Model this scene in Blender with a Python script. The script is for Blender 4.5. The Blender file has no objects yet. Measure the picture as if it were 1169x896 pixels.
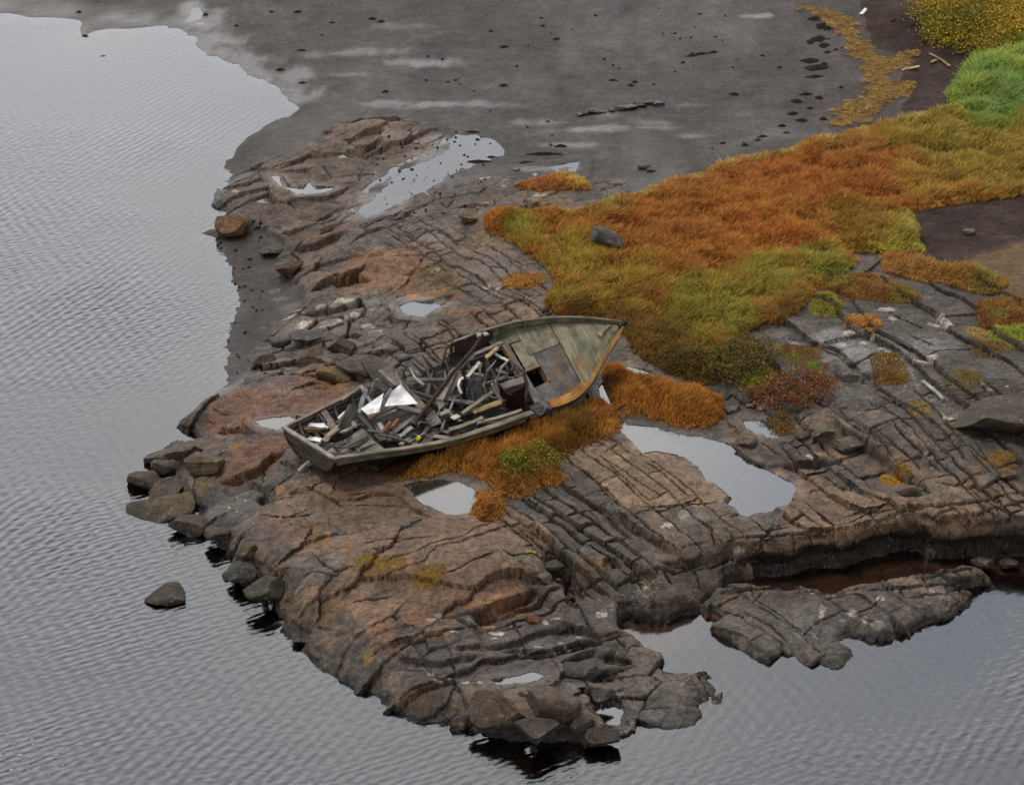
import bpy, bmesh, math, random
import numpy as np
from mathutils import Vector, Matrix
R = math.radians
S = bpy.context.scene
COL = S.collection
rng = np.random.default_rng(7)
random.seed(7)

# ------------------------------------------------------------------ camera and picture geometry (photo pixels 1169 x 896)
HFOV, PITCH, CAMH = R(25.9), R(30.0), 30.0
FPX = 584.5 / math.tan(HFOV / 2)
cp, sp = math.cos(PITCH), math.sin(PITCH)

def unproj(u, v, z=0.0):
    """a point of the photograph on the level z -> world"""
    a = (u - 584.5) / FPX; b = -(v - 448.0) / FPX
    d = np.array([a, cp + b * sp, -sp + b * cp])
    t = (z - CAMH) / d[2]
    return np.array([0, 0, CAMH]) + t * d

cam = bpy.data.cameras.new('camera'); camo = bpy.data.objects.new('camera', cam); COL.objects.link(camo)
camo.location = (0, 0, CAMH); camo.rotation_euler = (R(90) - PITCH, 0, 0)
cam.sensor_fit = 'HORIZONTAL'; cam.angle = HFOV; cam.clip_start = 0.5; cam.clip_end = 3000
S.camera = camo

def lin(c):
    c = np.asarray(c, float) / 255.0
    return np.where(c <= 0.04045, c / 12.92, ((c + 0.055) / 1.055) ** 2.4)

KALB = .73           # a photo tone -> the surface's own albedo under this light
def alb(*c):
    return np.clip(lin(c) * KALB, 0.004, 0.85)

# ------------------------------------------------------------------ noise
def h2(ix, iy, s=0):
    with np.errstate(over='ignore'):
        n = (np.asarray(ix).astype(np.int64) * 374761393 + np.asarray(iy).astype(np.int64) * 668265263 + s * 974634777).astype(np.uint32)
        n = (n ^ (n >> np.uint32(13))) * np.uint32(1274126177)
        n = (n ^ (n >> np.uint32(16))) * np.uint32(2246822519)
        n = n ^ (n >> np.uint32(15))
    return n.astype(np.float64) / 4294967295.0

def perlin(x, y, s=0):
    x = np.asarray(x, float); y = np.asarray(y, float)
    ix = np.floor(x); iy = np.floor(y); fx = x - ix; fy = y - iy
    def g(dx, dy):
        a = h2(ix + dx, iy + dy, s) * 6.2831853
        return np.cos(a) * (fx - dx) + np.sin(a) * (fy - dy)
    ux = fx * fx * fx * (fx * (fx * 6 - 15) + 10); uy = fy * fy * fy * (fy * (fy * 6 - 15) + 10)
    a = g(0, 0); b = g(1, 0); c = g(0, 1); d = g(1, 1)
    return 1.4 * ((a + (b - a) * ux) * (1 - uy) + (c + (d - c) * ux) * uy)

def fbm(x, y, s=0, o=4, gain=0.5):
    r = 0; a = 1.0; f = 1.0; t = 0
    for i in range(o):
        r = r + a * perlin(x * f + 17.3 * i, y * f - 9.1 * i, s + i); t += a; a *= gain; f *= 2.03
    return r / t

def sstep(x, a=0.0, b=1.0):
    t = np.clip((x - a) / (b - a), 0, 1)
    return t * t * (3 - 2 * t)

# ------------------------------------------------------------------ heights of the ground at points of the photograph (metres above the water)
HPTS = [(300,60,.05),(500,60,.15),(700,60,.25),(900,60,.4),(1000,60,.6),(1060,80,.8),(400,130,.10),(600,130,.2),(800,150,.35),(950,140,.5),
(700,180,.4),(280,330,.08),(290,390,.1),(260,200,.08),(265,300,.06),(435,150,.5),(380,165,.3),(490,165,.3),(330,195,.45),(300,225,.35),(270,235,.25),(390,200,.35),
(450,200,.25),(500,190,.25),(340,265,.35),(420,300,.6),(480,270,.55),(540,280,.7),(450,330,.65),(560,220,.5),(580,300,.85),(600,270,.8),
(320,400,.3),(380,380,.45),(430,360,.55),(380,430,.6),(470,400,.8),(540,360,.9),(600,350,1.0),(500,420,.75),(330,450,.75),(280,470,.6),(240,490,.4),
(300,520,.75),(250,560,.5),(230,580,.35),(345,505,.85),(400,520,.92),(450,490,.98),(480,525,.90),(550,470,.98),(620,450,.98),(680,430,.85),(560,420,.9),(380,480,.92),(440,460,.92),(330,590,.8),(420,570,.9),
(520,560,.78),(400,640,1.0),(500,620,1.1),(350,660,.8),(420,700,.75),(560,640,1.1),(470,740,.6),(560,740,.55),(640,730,.5),(650,780,.4),(560,800,.45),
(600,685,.65),(680,560,1.0),(760,560,.95),(640,520,.95),(800,600,1.05),(720,620,1.0),(850,610,1.05),(780,500,.85),(850,560,.88),(755,455,.95),(560,520,.8),(640,490,.85),
(600,240,.9),(700,260,1.0),(800,330,1.1),(900,260,1.1),(1000,200,1.1),(1100,150,1.2),(760,400,1.0),(900,170,.9),(900,390,1.3),(1000,400,1.6),
(1000,360,1.5),(1100,400,1.7),(950,460,1.3),(1050,480,1.5),(1150,500,1.5),(1140,440,1.8),(1080,340,1.5),(1150,350,1.5),(900,520,.98),(950,560,1.02),
(1050,570,1.2),(1100,600,1.1),(1000,605,1.05),(900,600,1.02),(1160,600,1.1),(1100,270,1.2),(900,705,.22),(1050,680,.34),(840,690,.2),(930,745,.16),
(760,800,.15),(720,770,.16),(700,700,.4),(1100,20,1.3),(1169,80,1.3),(1250,300,1.4),(1250,550,1.3),(1250,60,1.4)]
_hp = np.array([list(unproj(u, v, z)[:2]) + [z] for u, v, z in HPTS])

def base_h(x, y, pts=_hp):
    x = np.asarray(x, float); y = np.asarray(y, float)
    sw = np.zeros_like(x); sv = np.zeros_like(x)
    for px, py, z in pts:
        w = 1.0 / ((x - px) ** 2 + (y - py) ** 2 + 0.36) ** 2
        sw += w; sv += w * z
    return sv / sw

def up(u, v):
    """the point of the ground seen at a photo pixel"""
    z = 0.6
    for _ in range(8):
        p = unproj(u, v, z); z = 0.5 * z + 0.5 * float(base_h(p[0], p[1]))
    return unproj(u, v, z)

def upl(pts):
    return np.array([up(u, v)[:2] for u, v in pts])

# steepness of the shore: metres from the waterline to full height
WPTS = [(300,60,5),(200,30,3),(600,60,6),(320,140,3),(265,190,2),(265,320,3),(262,400,3),(250,230,.9),(300,190,1.0),(262,450,1.0),(215,490,.8),(180,540,.5),
(220,590,.6),(262,640,.7),(300,675,.7),(330,715,1.1),(372,757,1.7),(420,797,1.6),(470,828,1.2),(520,832,.8),(600,848,.7),(690,850,.6),(740,830,.5),(800,810,.5),(780,765,.5),(720,725,.3),
(800,700,.35),(880,664,.40),(960,652,.36),(1040,640,.38),(1120,640,.4),(870,760,.35),(960,765,.35),(1040,720,.4),(1110,680,.4),(900,665,.4)]
_wp = np.array([list(unproj(u, v, 0)[:2]) + [math.log(w)] for u, v, w in WPTS])

# ------------------------------------------------------------------ the grid
def graded(a, b, d0, d1):
    out = [a]
    while out[-1] < b:
        t = (out[-1] - a) / (b - a); out.append(out[-1] + d0 + (d1 - d0) * t)
    return out
FINE = .76
ys = graded(35.6, 52, .028 * FINE, .036 * FINE); ys += graded(ys[-1], 72, .04 * FINE, .075 * FINE)[1:]; ys += graded(ys[-1], 108, .10, .35)[1:]
far = [ys[-1]]
while far[-1] < 900: far.append(far[-1] + (far[-1] - 104) * 0.35 + .4)
near = [35.6]
while near[-1] > -60: near.append(near[-1] - (36.0 - near[-1]) * 0.5 - .1)
ys = np.array(near[:0:-1] + ys + far[1:])
xs = list(np.arange(-11.5, 16.2, .026 * FINE)); side = [0.0]
while side[-1] < 500: side.append(side[-1] + side[-1] * 0.22 + .08)
xs = np.array([-11.5 - s for s in side[:0:-1]] + xs + [xs[-1] + s for s in side[1:]])
NX, NY = len(xs), len(ys)
X, Y = np.meshgrid(xs, ys)          # [ny, nx]

def coarse_idx(n, k):
    i = np.arange(0, n, k)
    if i[-1] != n - 1: i = np.append(i, n - 1)
    return i
def upsample(C, ix, iy):
    T = np.empty((len(iy), NX))
    px = np.interp(np.arange(NX), ix, np.arange(len(ix))); a = np.minimum(px.astype(int), len(ix) - 2); f = px - a
    T = C[:, a] * (1 - f) + C[:, a + 1] * f
    py = np.interp(np.arange(NY), iy, np.arange(len(iy))); a = np.minimum(py.astype(int), len(iy) - 2); f = (py - a)[:, None]
    return T[a] * (1 - f) + T[a + 1] * f
CX, CY = coarse_idx(NX, 4), coarse_idx(NY, 4)
cX, cY = np.meshgrid(xs[CX], ys[CY])

def sdf_pts(poly, x, y):
    d2 = np.full(x.shape, 1e12); ins = np.zeros(x.shape, bool)
    n = len(poly)
    for i in range(n):
        x0, y0 = poly[i]; x1, y1 = poly[(i + 1) % n]
        ex, ey = x1 - x0, y1 - y0; L = ex * ex + ey * ey + 1e-12
        t = np.clip(((x - x0) * ex + (y - y0) * ey) / L, 0, 1)
        d2 = np.minimum(d2, (x - x0 - t * ex) ** 2 + (y - y0 - t * ey) ** 2)
        if y0 != y1:
            c = ((y0 > y) != (y1 > y)) & (x < ex * (y - y0) / (y1 - y0) + x0)
            ins ^= c
    return np.sqrt(d2) * np.where(ins, 1, -1)
def sdf(poly):
    return upsample(sdf_pts(poly, cX, cY), CX, CY)

BASE = upsample(base_h(cX, cY), CX, CY)
WID = np.exp(upsample(base_h(cX, cY, _wp), CX, CY))

SHORE = [(-400,-30),(-60,10),(0,14),(40,17),(80,22),(95,42),(130,40),(150,30),(195,32),(212,28),(215,50),(240,65),(270,78),(300,98),(330,118),(347,126),(322,140),
(292,155),(267,176),(252,192),(262,202),(246,222),(238,235),(255,244),(246,260),(226,266),(244,270),(250,290),(262,305),(270,330),(272,350),(263,370),(258,395),(257,425),
(260,437),(244,450),(225,468),(206,483),(202,490),(214,500),(200,506),(190,512),(196,540),(205,562),(212,580),(228,592),(240,606),(252,622),(266,626),(262,640),(249,660),(268,664),(276,672),
(300,677),(312,690),(325,712),(348,728),(372,757),(397,777),(422,797),(452,817),(472,828),(500,830),(540,830),(562,842),(600,848),(640,845),(672,850),
(690,846),(700,838),(693,818),(706,816),(720,830),(752,838),(785,832),(803,818),(800,804),(820,796),(815,780),(806,766),(782,768),(762,762),(746,750),(733,737),(714,728),(704,718),
(712,706),(730,711),(752,712),(776,705),(800,701),(808,690),(832,672),(845,667),(880,664),(911,658),(967,649),(1023,638),(1050,634),(1058,641),(1100,641),(1169,641),
(1300,645),(1900,640),(2600,300),(2600,-440),(1200,-520),(300,-520),(-300,-420)]
ISLET = [(790,694),(806,688),(832,672),(850,672),(880,676),(909,678),(942,686),(970,682),(1000,674),(1060,660),(1071,656),(1111,654),(1127,666),(1113,676),(1098,687),(1092,702),(1062,710),(1045,712),
(1030,722),(1036,732),(1008,737),(998,745),(972,731),(983,748),(975,768),(953,771),(930,762),(908,746),(886,752),(878,762),(850,746),(833,738),(822,726),(816,714)]
BANKS = [[(75,-5),(110,4),(128,2),(118,-12)]]
shore_w = np.array([unproj(u, v, 0)[:2] for u, v in SHORE])
islet_w = np.array([unproj(u, v, 0)[:2] for u, v in ISLET])
SD_MAIN = sdf(shore_w); SD_ISL = sdf(islet_w)
nz1 = fbm(X * 1.6, Y * 1.6, 3, 4)
SD = np.maximum(SD_MAIN, SD_ISL) + 0.10 * nz1
# the far bank is a soft mud edge: let it fray
SD += sstep(Y, 62, 70) * 0.9 * fbm(X * .55, Y * .4, 31, 4)
LEFTMUD = sdf(np.array([unproj(u, v, .05)[:2] for u, v in [(200,180),(262,170),(350,120),(420,120),(320,200),(262,245),(330,300),(300,400),(262,436),(200,430)]]))
SD += sstep(LEFTMUD, 0, .4) * 0.22 * fbm(X * 2.6, Y * 2.6, 32, 3)

# ------------------------------------------------------------------ regions
def reg(pts): return sdf(upl(pts))
ROCK = [(200,234),(262,203),(300,180),(322,176),(350,163),(365,148),(382,139),(432,131),(490,139),(513,156),(500,176),(470,186),(440,200),(425,216),(452,222),(480,216),(505,214),(530,203),
(560,198),(600,203),(650,208),(720,200),(720,240),(1010,280),(1060,300),(1400,340),(1900,600),(1300,720),(700,960),(300,860),(100,620),(190,440),(258,440),(283,424),(290,395),(312,368),(345,345),(338,322),
(308,302),(322,276),(300,262),(266,246)]
SD_ROCK = reg(ROCK)
rockn = SD_ROCK + 0.25 * fbm(X * 1.3, Y * 1.3, 5, 4)
ROCKM = sstep(np.maximum(rockn, np.maximum(0, SD_ISL) * 9), -0.08, 0.22)
MEADOW = [(551,246),(556,264),(580,276),(602,291),(626,308),(633,326),(622,346),(640,364),(690,366),(716,385),(724,402),(745,417),(770,428),(800,441),(826,436),(838,412),(842,388),(880,371),
(912,356),(930,334),(948,316),(982,300),(966,290),(988,286),(1015,292),(1060,288),(1050,276),(1046,262),(1040,246),(1062,239),(1110,233),(1169,225),(1300,216),(1500,200),(1500,120),(1169,128),(1130,135),
(1080,128),(1040,135),(980,150),(938,158),(900,171),(860,181),(820,191),(790,205),(760,207),(735,222),(690,232),(655,243),(600,240)]
GREENF = [(1078,112),(1092,88),(1116,60),(1132,45),(1169,40),(1400,30),(1500,110),(1500,130),(1169,140),(1130,140),(1095,128)]
SCRUBF = [(1040,-6),(1058,20),(1068,40),(1085,44),(1118,50),(1169,42),(1400,32),(1400,-120),(1050,-120)]
WRACKF = [(908,6),(945,14),(968,20),(985,48),(1000,62),(1018,70),(1022,62),(1042,62),(1038,72),(1012,84),(1020,96),(1048,96),(1040,108),(1010,118),(985,140),(952,146),(955,128),(985,110),(992,92),(985,72),(968,56),(962,40),(940,24)]
PEAT1 = [(980,-30),(985,20),(1000,55),(1025,60),(1045,70),(1025,92),(1040,105),(1030,125),(1085,130),(1150,60),(1150,-40)]
PEAT2 = [(1040,250),(1046,240),(1062,232),(1180,215),(1400,200),(1400,330),(1169,315),(1110,312),(1060,290)]
BEIGE = [(1090,305),(1115,290),(1180,272),(1400,250),(1400,370),(1180,345),(1140,335)]
TUFT1 = [(586,212),(610,203),(650,200),(672,208),(676,218),(640,217),(600,218)]
STRIP = [(428,541),(450,524),(500,508),(560,490),(620,476),(680,458),(705,462),(708,486),(692,497),(650,512),(625,528),(640,544),(628,554),(585,556),(560,546),(545,540),(500,540),(460,544)]
TUFTI = [(690,430),(702,421),(730,432),(770,441),(805,446),(822,456),(820,478),(800,490),(770,488),(748,477),(722,474),(700,460)]
SOILS = {k: reg(p) for k, p in dict(meadow=MEADOW, green=GREENF, scrub=SCRUBF, wrack=WRACKF, peat1=PEAT1, peat2=PEAT2, beige=BEIGE, tuft=TUFT1, strip=STRIP, island=TUFTI).items()}
wob = 0.22 * fbm(X * 1.8, Y * 1.8, 9, 4)
SOILD = np.max([SOILS[k] for k in ('meadow', 'green', 'scrub', 'peat1', 'peat2', 'beige')], axis=0) + wob
SOILM = sstep(SOILD, -0.12, 0.12)
GRASSM = sstep(np.max([SOILS[k] for k in ('meadow', 'green', 'scrub', 'tuft', 'strip', 'island')], axis=0) + wob, -.05, .1)

# ------------------------------------------------------------------ rock relief: joint patterns per region
def prof(d, w):
    return 1 - sstep(d / w, .25, 1.15)
def pxdir(a, b):
    p, q = up(*a), up(*b); d = (q - p)[:2]; return d / np.linalg.norm(d)

def rows1(t, w, key, seed, jit=0.9):
    i = np.floor(t / w)
    e = lambda k: (k + jit * (h2(k, key, seed) - .5)) * w
    lo = e(i); hi = e(i + 1)
    i = np.where(t < lo, i - 1, np.where(t >= hi, i + 1, i))
    return i, e(i), e(i + 1)

def bricks(x, y, d, wq, wp, seed, warp=.25, amp=.05, tilt=.04, cw=.016, cd=.12, rd=.03, rw=.07, saw=0.0, miss=.25):
    p = x * d[0] + y * d[1]; q = -x * d[1] + y * d[0]
    q = q + warp * perlin(x * .45, y * .45, seed) + .05 * perlin(x * 2.3, y * 2.3, seed + 1) + .018 * perlin(x * 7, y * 7, seed + 2)
    p = p + warp * perlin(x * .5 + 9, y * .5, seed + 3) + .06 * perlin(x * 2.1, y * 2.1, seed + 4) + .018 * perlin(x * 7, y * 7, seed + 5)
    r, qlo, qhi = rows1(q, wq, np.zeros_like(q), seed)
    w2 = wp * (.65 + .7 * h2(r, 5, seed))
    # integer-keyed edges of each row
    i = np.floor((p + h2(r, 9, seed) * wp) / w2); off = h2(r, 9, seed) * wp
    e = lambda k: (k + .85 * (h2(k, r, seed + 11) - .5)) * w2 - off
    lo = e(i); hi = e(i + 1)
    i = np.where(p < lo, i - 1, np.where(p >= hi, i + 1, i)); lo = e(i); hi = e(i + 1)
    a = (p - (lo + hi) / 2) / (hi - lo); b = (q - (qlo + qhi) / 2) / (qhi - qlo)
    dq = np.minimum(q - qlo, qhi - q); dp = np.minimum(p - lo, hi - p)
    idh = h2(i, r, seed + 21)
    wvar = .55 + .9 * (perlin(x * 1.1, y * 1.1, seed + 6) * .5 + .5)
    z = amp * 2 * (idh - .5) + tilt * 2 * ((h2(i, r, seed + 22) - .5) * a + (h2(i, r, seed + 23) - .5) * b) - saw * b
    def groove(dist, keep):
        return keep * (1.75 * cd * wvar * prof(dist, cw * wvar + .010) + .30 * rd * np.exp(-dist / (.7 * rw)))
    kq = np.where(h2(r, np.floor(p / (2.5 * wp)), seed + 31) > miss * .6, 1., .25)
    kp = np.where(idh > miss, 1., .12)
    g = np.maximum(groove(dq, kq), groove(dp, kp))
    return z - g, np.minimum(dq, dp), idh

def voro(x, y, d, sx, sy, seed, warp=.15, amp=.06, tilt=.05, cw=.025, cd=.1, rd=.05, rw=.08, jit=.85):
    p = (x * d[0] + y * d[1]) / sx; q = (-x * d[1] + y * d[0]) / sy
    p = p + warp * perlin(x * 1.2, y * 1.2, seed) + .03 * perlin(x * 6, y * 6, seed + 7)
    q = q + warp * perlin(x * 1.2 + 5, y * 1.2, seed + 1) + .03 * perlin(x * 6 + 3, y * 6, seed + 8)
    ip = np.floor(p); iq = np.floor(q)
    f1 = np.full(p.shape, 1e9); f2 = np.full(p.shape, 1e9); id1 = np.zeros(p.shape); lx = np.zeros(p.shape); ly = np.zeros(p.shape)
    for dj in (-1, 0, 1):
        for di in (-1, 0, 1):
            ci = ip + di; cj = iq + dj
            gx = ci + .5 + jit * (h2(ci, cj, seed + 2) - .5); gy = cj + .5 + jit * (h2(ci, cj, seed + 3) - .5)
            dd = np.hypot(p - gx, q - gy); hh = h2(ci, cj, seed + 4)
            m = dd < f1
            f2 = np.where(m, f1, np.minimum(f2, dd)); f1 = np.where(m, dd, f1)
            id1 = np.where(m, hh, id1); lx = np.where(m, p - gx, lx); ly = np.where(m, q - gy, ly)
    e = (f2 - f1) * .5 * min(sx, sy); keep = .15 + .85 * sstep(perlin(x * .7 + seed, y * .7, seed + 9), -.35, .15)
    k2 = (id1 * 7919.) % 1.; k3 = (id1 * 104729.) % 1.
    z = amp * 2 * (id1 - .5) + tilt * 2 * ((k2 - .5) * lx + (k3 - .5) * ly) - 1.8 * cd * keep * prof(e, cw) - .4 * rd * np.exp(-e / (.8 * rw))
    return z, e, id1

REGIONS = [
 # polygon (px), function, direction (px pair), keyword arguments
 ([(560,500),(640,500),(700,480),(722,500),(760,512),(800,530),(836,568),(850,580),(850,636),(780,645),(740,640),(690,600),(640,560),(620,530)], bricks, ((645,515),(745,600)), dict(wq=.62, wp=2.2, seed=41, amp=.016, tilt=.03, cw=.016, cd=.11, rd=.02, rw=.05, warp=.18, miss=.4)),
 ([(820,450),(860,450),(985,470),(1000,510),(1060,560),(1169,560),(1169,650),(830,660),(836,570),(910,565)], bricks, ((900,500),(985,562)), dict(wq=.62, wp=1.35, seed=51, amp=.07, tilt=.06, cw=.022, cd=.16, rd=.05, rw=.08, warp=.22, miss=.2)),
 ([(830,612),(1060,572),(1180,560),(1180,650),(830,672),(740,660),(760,640)], bricks, ((830,640),(1040,598)), dict(wq=.5, wp=1.2, seed=61, amp=.08, tilt=.10, cw=.026, cd=.17, rd=.07, rw=.09, warp=.15, miss=.15, saw=.05)),
 ([(850,380),(950,330),(1060,300),(1300,330),(1300,520),(1169,560),(1110,520),(1060,560),(985,470),(860,440)], bricks, ((935,394),(984,426)), dict(wq=1.25, wp=3.4, seed=71, amp=.05, tilt=.08, cw=.018, cd=.10, rd=.015, rw=.06, warp=.4, miss=.55, saw=.13)),
 ([(965,470),(1060,440),(1300,480),(1300,640),(1169,640),(1070,560),(1000,510)], bricks, ((1018,479),(1075,540)), dict(wq=.62, wp=1.7, seed=77, amp=.06, tilt=.08, cw=.02, cd=.17, rd=.02, rw=.06, warp=.22, miss=.25, saw=.08)),
 ([(440,420),(450,385),(560,350),(600,330),(640,330),(660,370),(560,400),(510,440),(460,430)], bricks, ((480,395),(545,445)), dict(wq=.5, wp=.85, seed=81, amp=.045, tilt=.04, cw=.026, cd=.13, rd=.025, rw=.06, warp=.12, miss=.12)),
 ([(285,440),(283,405),(310,370),(350,345),(400,335),(470,330),(480,355),(450,385),(440,420),(400,445),(340,428)], voro, ((340,400),(420,372)), dict(sx=.85, sy=.5, seed=91, amp=.10, tilt=.14, cw=.022, cd=.10, rd=.05, rw=.06)),
 ([(440,262),(500,240),(560,270),(610,300),(632,330),(600,345),(540,345),(500,310),(450,290)], bricks, ((550,274),(606,309)), dict(wq=.42, wp=1.7, seed=101, amp=.03, tilt=.04, cw=.016, cd=.10, rd=.02, rw=.05, warp=.25, miss=.3)),
 ([(300,262),(400,240),(480,250),(520,300),(520,330),(440,340),(330,330),(290,290)], voro, ((340,290),(430,255)), dict(sx=1.9, sy=.9, seed=111, amp=.10, tilt=.16, cw=.022, cd=.10, rd=.06, rw=.08, warp=.12)),
 ([(200,240),(262,200),(350,160),(400,130),(520,140),(520,170),(420,215),(400,260),(300,262)], voro, ((258,216),(341,184)), dict(sx=1.5, sy=.7, seed=121, amp=.09, tilt=.15, cw=.025, cd=.08, rd=.04, rw=.07, warp=.12)),
 ([(430,200),(560,195),(720,200),(680,240),(560,262),(470,262),(400,262)], voro, ((410,261),(470,233)), dict(sx=2.6, sy=1.0, seed=127, amp=.04, tilt=.07, cw=.02, cd=.05, rd=.02, rw=.06, warp=.3)),
 ([(190,440),(300,425),(390,440),(420,520),(620,520),(600,600),(640,650),(530,700),(450,720),(300,700),(230,600)], voro, ((300,560),(450,500)), dict(sx=3.2, sy=1.5, seed=131, amp=.06, tilt=.16, cw=.012, cd=.09, rd=.02, rw=.08, warp=.12)),
 ([(300,640),(450,680),(530,700),(600,690),(520,760),(480,850),(300,780)], voro, ((330,740),(440,665)), dict(sx=2.2, sy=.9, seed=137, amp=.08, tilt=.20, cw=.012, cd=.08, rd=.02, rw=.08, warp=.14)),
 ([(430,720),(530,700),(610,660),(700,690),(720,740),(700,800),(560,800),(480,840),(430,800)], bricks, ((470,752),(650,705)), dict(wq=.75, wp=1.9, seed=141, amp=.06, tilt=.12, cw=.022, cd=.10, rd=.03, rw=.06, warp=.28, miss=.4, saw=.15)),
 ([(560,560),(640,545),(700,590),(760,640),(740,665),(660,680),(620,650),(580,600)], bricks, ((608,590),(700,668)), dict(wq=.34, wp=1.3, seed=151, amp=.06, tilt=.05, cw=.026, cd=.17, rd=.05, rw=.06, warp=.16, miss=.15, saw=.06)),
 ([(790,700),(832,670),(1000,670),(1130,650),(1130,690),(1000,760),(940,790),(820,730)], bricks, ((862,690),(940,740)), dict(wq=.8, wp=1.6, seed=161, amp=.014, tilt=.03, cw=.016, cd=.05, rd=.03, rw=.07, warp=.3, miss=.55)),
 ([(690,735),(740,735),(830,770),(830,830),(740,850),(690,825),(670,790)], voro, ((720,800),(790,775)), dict(sx=1.15, sy=.7, seed=171, amp=.035, tilt=.07, cw=.02, cd=.10, rd=.04, rw=.06)),
]
REL = np.zeros_like(X); WSUM = np.zeros_like(X) + 1e-6; EDGE = np.full_like(X, 1.0); BID = np.full_like(X, .5)
TMP = []
for poly, fn, dpx, kw in REGIONS:
    s = reg(poly) + .25 * perlin(X * .9, Y * .9, kw['seed'] + 50)
    m = s > -.25
    w = sstep(s[m], -.25, .3)
    z, e, idh = fn(X[m], Y[m], pxdir(*dpx), **kw)
    REL[m] += w * z; WSUM[m] += w
    BID[m] = np.where(w > .5, idh, BID[m])
REL = REL / np.maximum(WSUM, 1.0)
# whole-rock undulation, pits and grain
REL += .10 * fbm(X * .55, Y * .55, 201, 3) + .035 * fbm(X * 2.2, Y * 2.2, 205, 4) + .012 * fbm(X * 8, Y * 8, 211, 4) - .016 * (1 - np.clip(np.abs(fbm(X * 1.9, Y * 1.9, 231, 4)) * 9, 0, 1))
REL -= .045 * np.abs(fbm(X * .9 + .4 * Y, Y * 1.5, 221, 3)) ** .7 * .6
# ------------------------------------------------------------------ traced cracks (c: width, depth) and ledges (l: drop on the right-hand side, fade length)
CRACKS = [
 [(348,553),(370,564),(392,576)], [(291,586),(314,590),(346,591),(361,586)], [(398,574),(443,573),(466,573)], [(398,565),(417,562),(441,562)],
 [(411,621),(421,621),(432,616),(451,616),(473,614),(500,613)], [(406,649),(387,653),(370,645),(355,628)],
 [(440,642),(450,635),(474,631),(497,621),(514,615),(531,612),(542,603),(570,599),(589,596)],
 [(336,666),(357,654),(381,657),(406,651)], [(400,688),(428,682),(449,675)], [(504,657),(529,647),(553,637),(570,629)],
 [(571,628),(583,636),(600,633),(632,637)], [(568,707),(587,709),(598,704)], [(450,752),(478,757),(493,756)], [(636,764),(636,752),(628,744)],
 [(677,514),(703,531),(733,552),(758,567)], [(703,506),(733,524),(767,550),(793,571)], [(690,524),(716,548),(748,576)], [(639,522),(671,539),(692,563),(711,580)],
 [(720,576),(748,578),(784,576),(814,574),(833,567)], [(793,593),(812,601),(817,629)], [(690,516),(703,506),(715,500)],
 [(935,536),(958,551),(984,564),(1001,576)], [(909,565),(926,574),(939,589),(951,596),(973,593),(997,583),(1044,579),(1074,579)],
 [(973,598),(1001,602),(1023,611)], [(1012,589),(1027,598),(1031,613)], [(847,630),(868,617),(883,602),(905,597)],
 [(1018,479),(1035,499),(1056,518),(1075,535)], [(994,487),(1020,505),(1043,524),(1052,535)], [(990,454),(1013,469)], [(1003,447),(1026,462)],
 [(1112,499),(1125,516),(1137,537),(1159,559),(1169,569)], [(1103,507),(1125,533),(1146,556),(1160,580)], [(1067,552),(1090,554),(1105,544),(1127,539)], [(1101,578),(1112,597),(1124,608)],
 [(935,394),(959,407),(984,426)], [(1019,384),(1044,396)], [(1038,381),(1068,394)], [(1023,399),(1042,409)], [(1000,350),(1030,364),(1060,376)],
 [(258,216),(301,196),(341,184)], [(410,261),(436,250),(470,233)], [(443,266),(486,293)], [(460,266),(501,287)], [(550,274),(584,294),(606,309)],
 [(303,558),(337,539)], [(855,500),(875,511),(890,522)], [(893,498),(910,512),(918,523)], [(240,462),(262,470)], [(236,474),(244,478)],
 [(860,680),(890,700),(918,722)], [(845,697),(880,712),(905,737)], [(975,700),(995,690),(1010,678)], [(480,215),(498,222)], [(501,227),(510,234),(520,224)], [(590,228),(602,234),(625,233)],
 [(480,397),(500,412),(520,424)], [(502,386),(530,405)], [(522,376),(552,392)], [(546,364),(580,386)], [(450,405),(520,384),(600,360)], [(505,398),(560,378),(618,364)],
]
LEDGES = [  # points run with the LOW side on the right hand (as seen on the ground from above), drop, fade
 ([(613,660),(598,675),(579,681),(553,694),(534,694)], .0, .0),
]
def ledge_pts():
    return [
 ([(534,695),(553,694),(579,681),(598,675),(613,664)], .42, .9),
 ([(544,737),(570,731),(589,728),(608,716),(632,711),(656,704)], .16, .5),
 ([(450,736),(469,746),(501,751),(531,749),(553,749)], .15, .5),
 ([(682,737),(656,742),(638,751)], -.22, .4),
 ([(589,596),(608,604),(632,621),(643,634),(649,660),(651,673)], .20, .35),
 ([(707,580),(720,593),(746,610),(782,640)], .25, .5),
 ([(636,546),(656,559),(686,578),(714,597),(729,610)], .16, .4),
 ([(750,638),(788,638),(814,631),(850,625)], .20, .4),
 ([(854,521),(877,531),(901,529),(920,525),(950,518)], .22, .6),
 ([(950,478),(973,493),(997,508),(1023,527),(1057,553)], .38, .7),
 ([(830,640),(847,632),(905,630),(943,626),(958,626)], .16, .3),
 ([(950,423),(980,430),(1008,428)], .16, .6),
 ([(241,548),(279,537),(294,531),(311,513),(328,510)], .26, .8),
 ([(376,314),(397,310),(421,299)], .30, .6), ([(333,284),(359,278),(397,265)], .24, .6), ([(393,171),(414,170),(438,158)], .22, .6),
 ([(452,352),(480,355),(500,340),(524,334)], .12, .5), ([(290,537),(301,554),(314,573)], .18, .5),
 ([(380,465),(372,462),(340,470),(300,480)], .0, .5),
 ([(300,700),(330,690),(357,700),(340,712)], .12, .4),
 ([(640,700),(672,715),(690,735)], .25, .6), ([(700,690),(735,690),(768,700)], .30, .4),
 ([(665,772),(690,766),(704,768)], .14, .3),
 ([(440,255),(470,236),(500,222)], .10, .6), ([(505,240),(545,232),(600,236),(640,226)], .08, .5),
 ]
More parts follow.
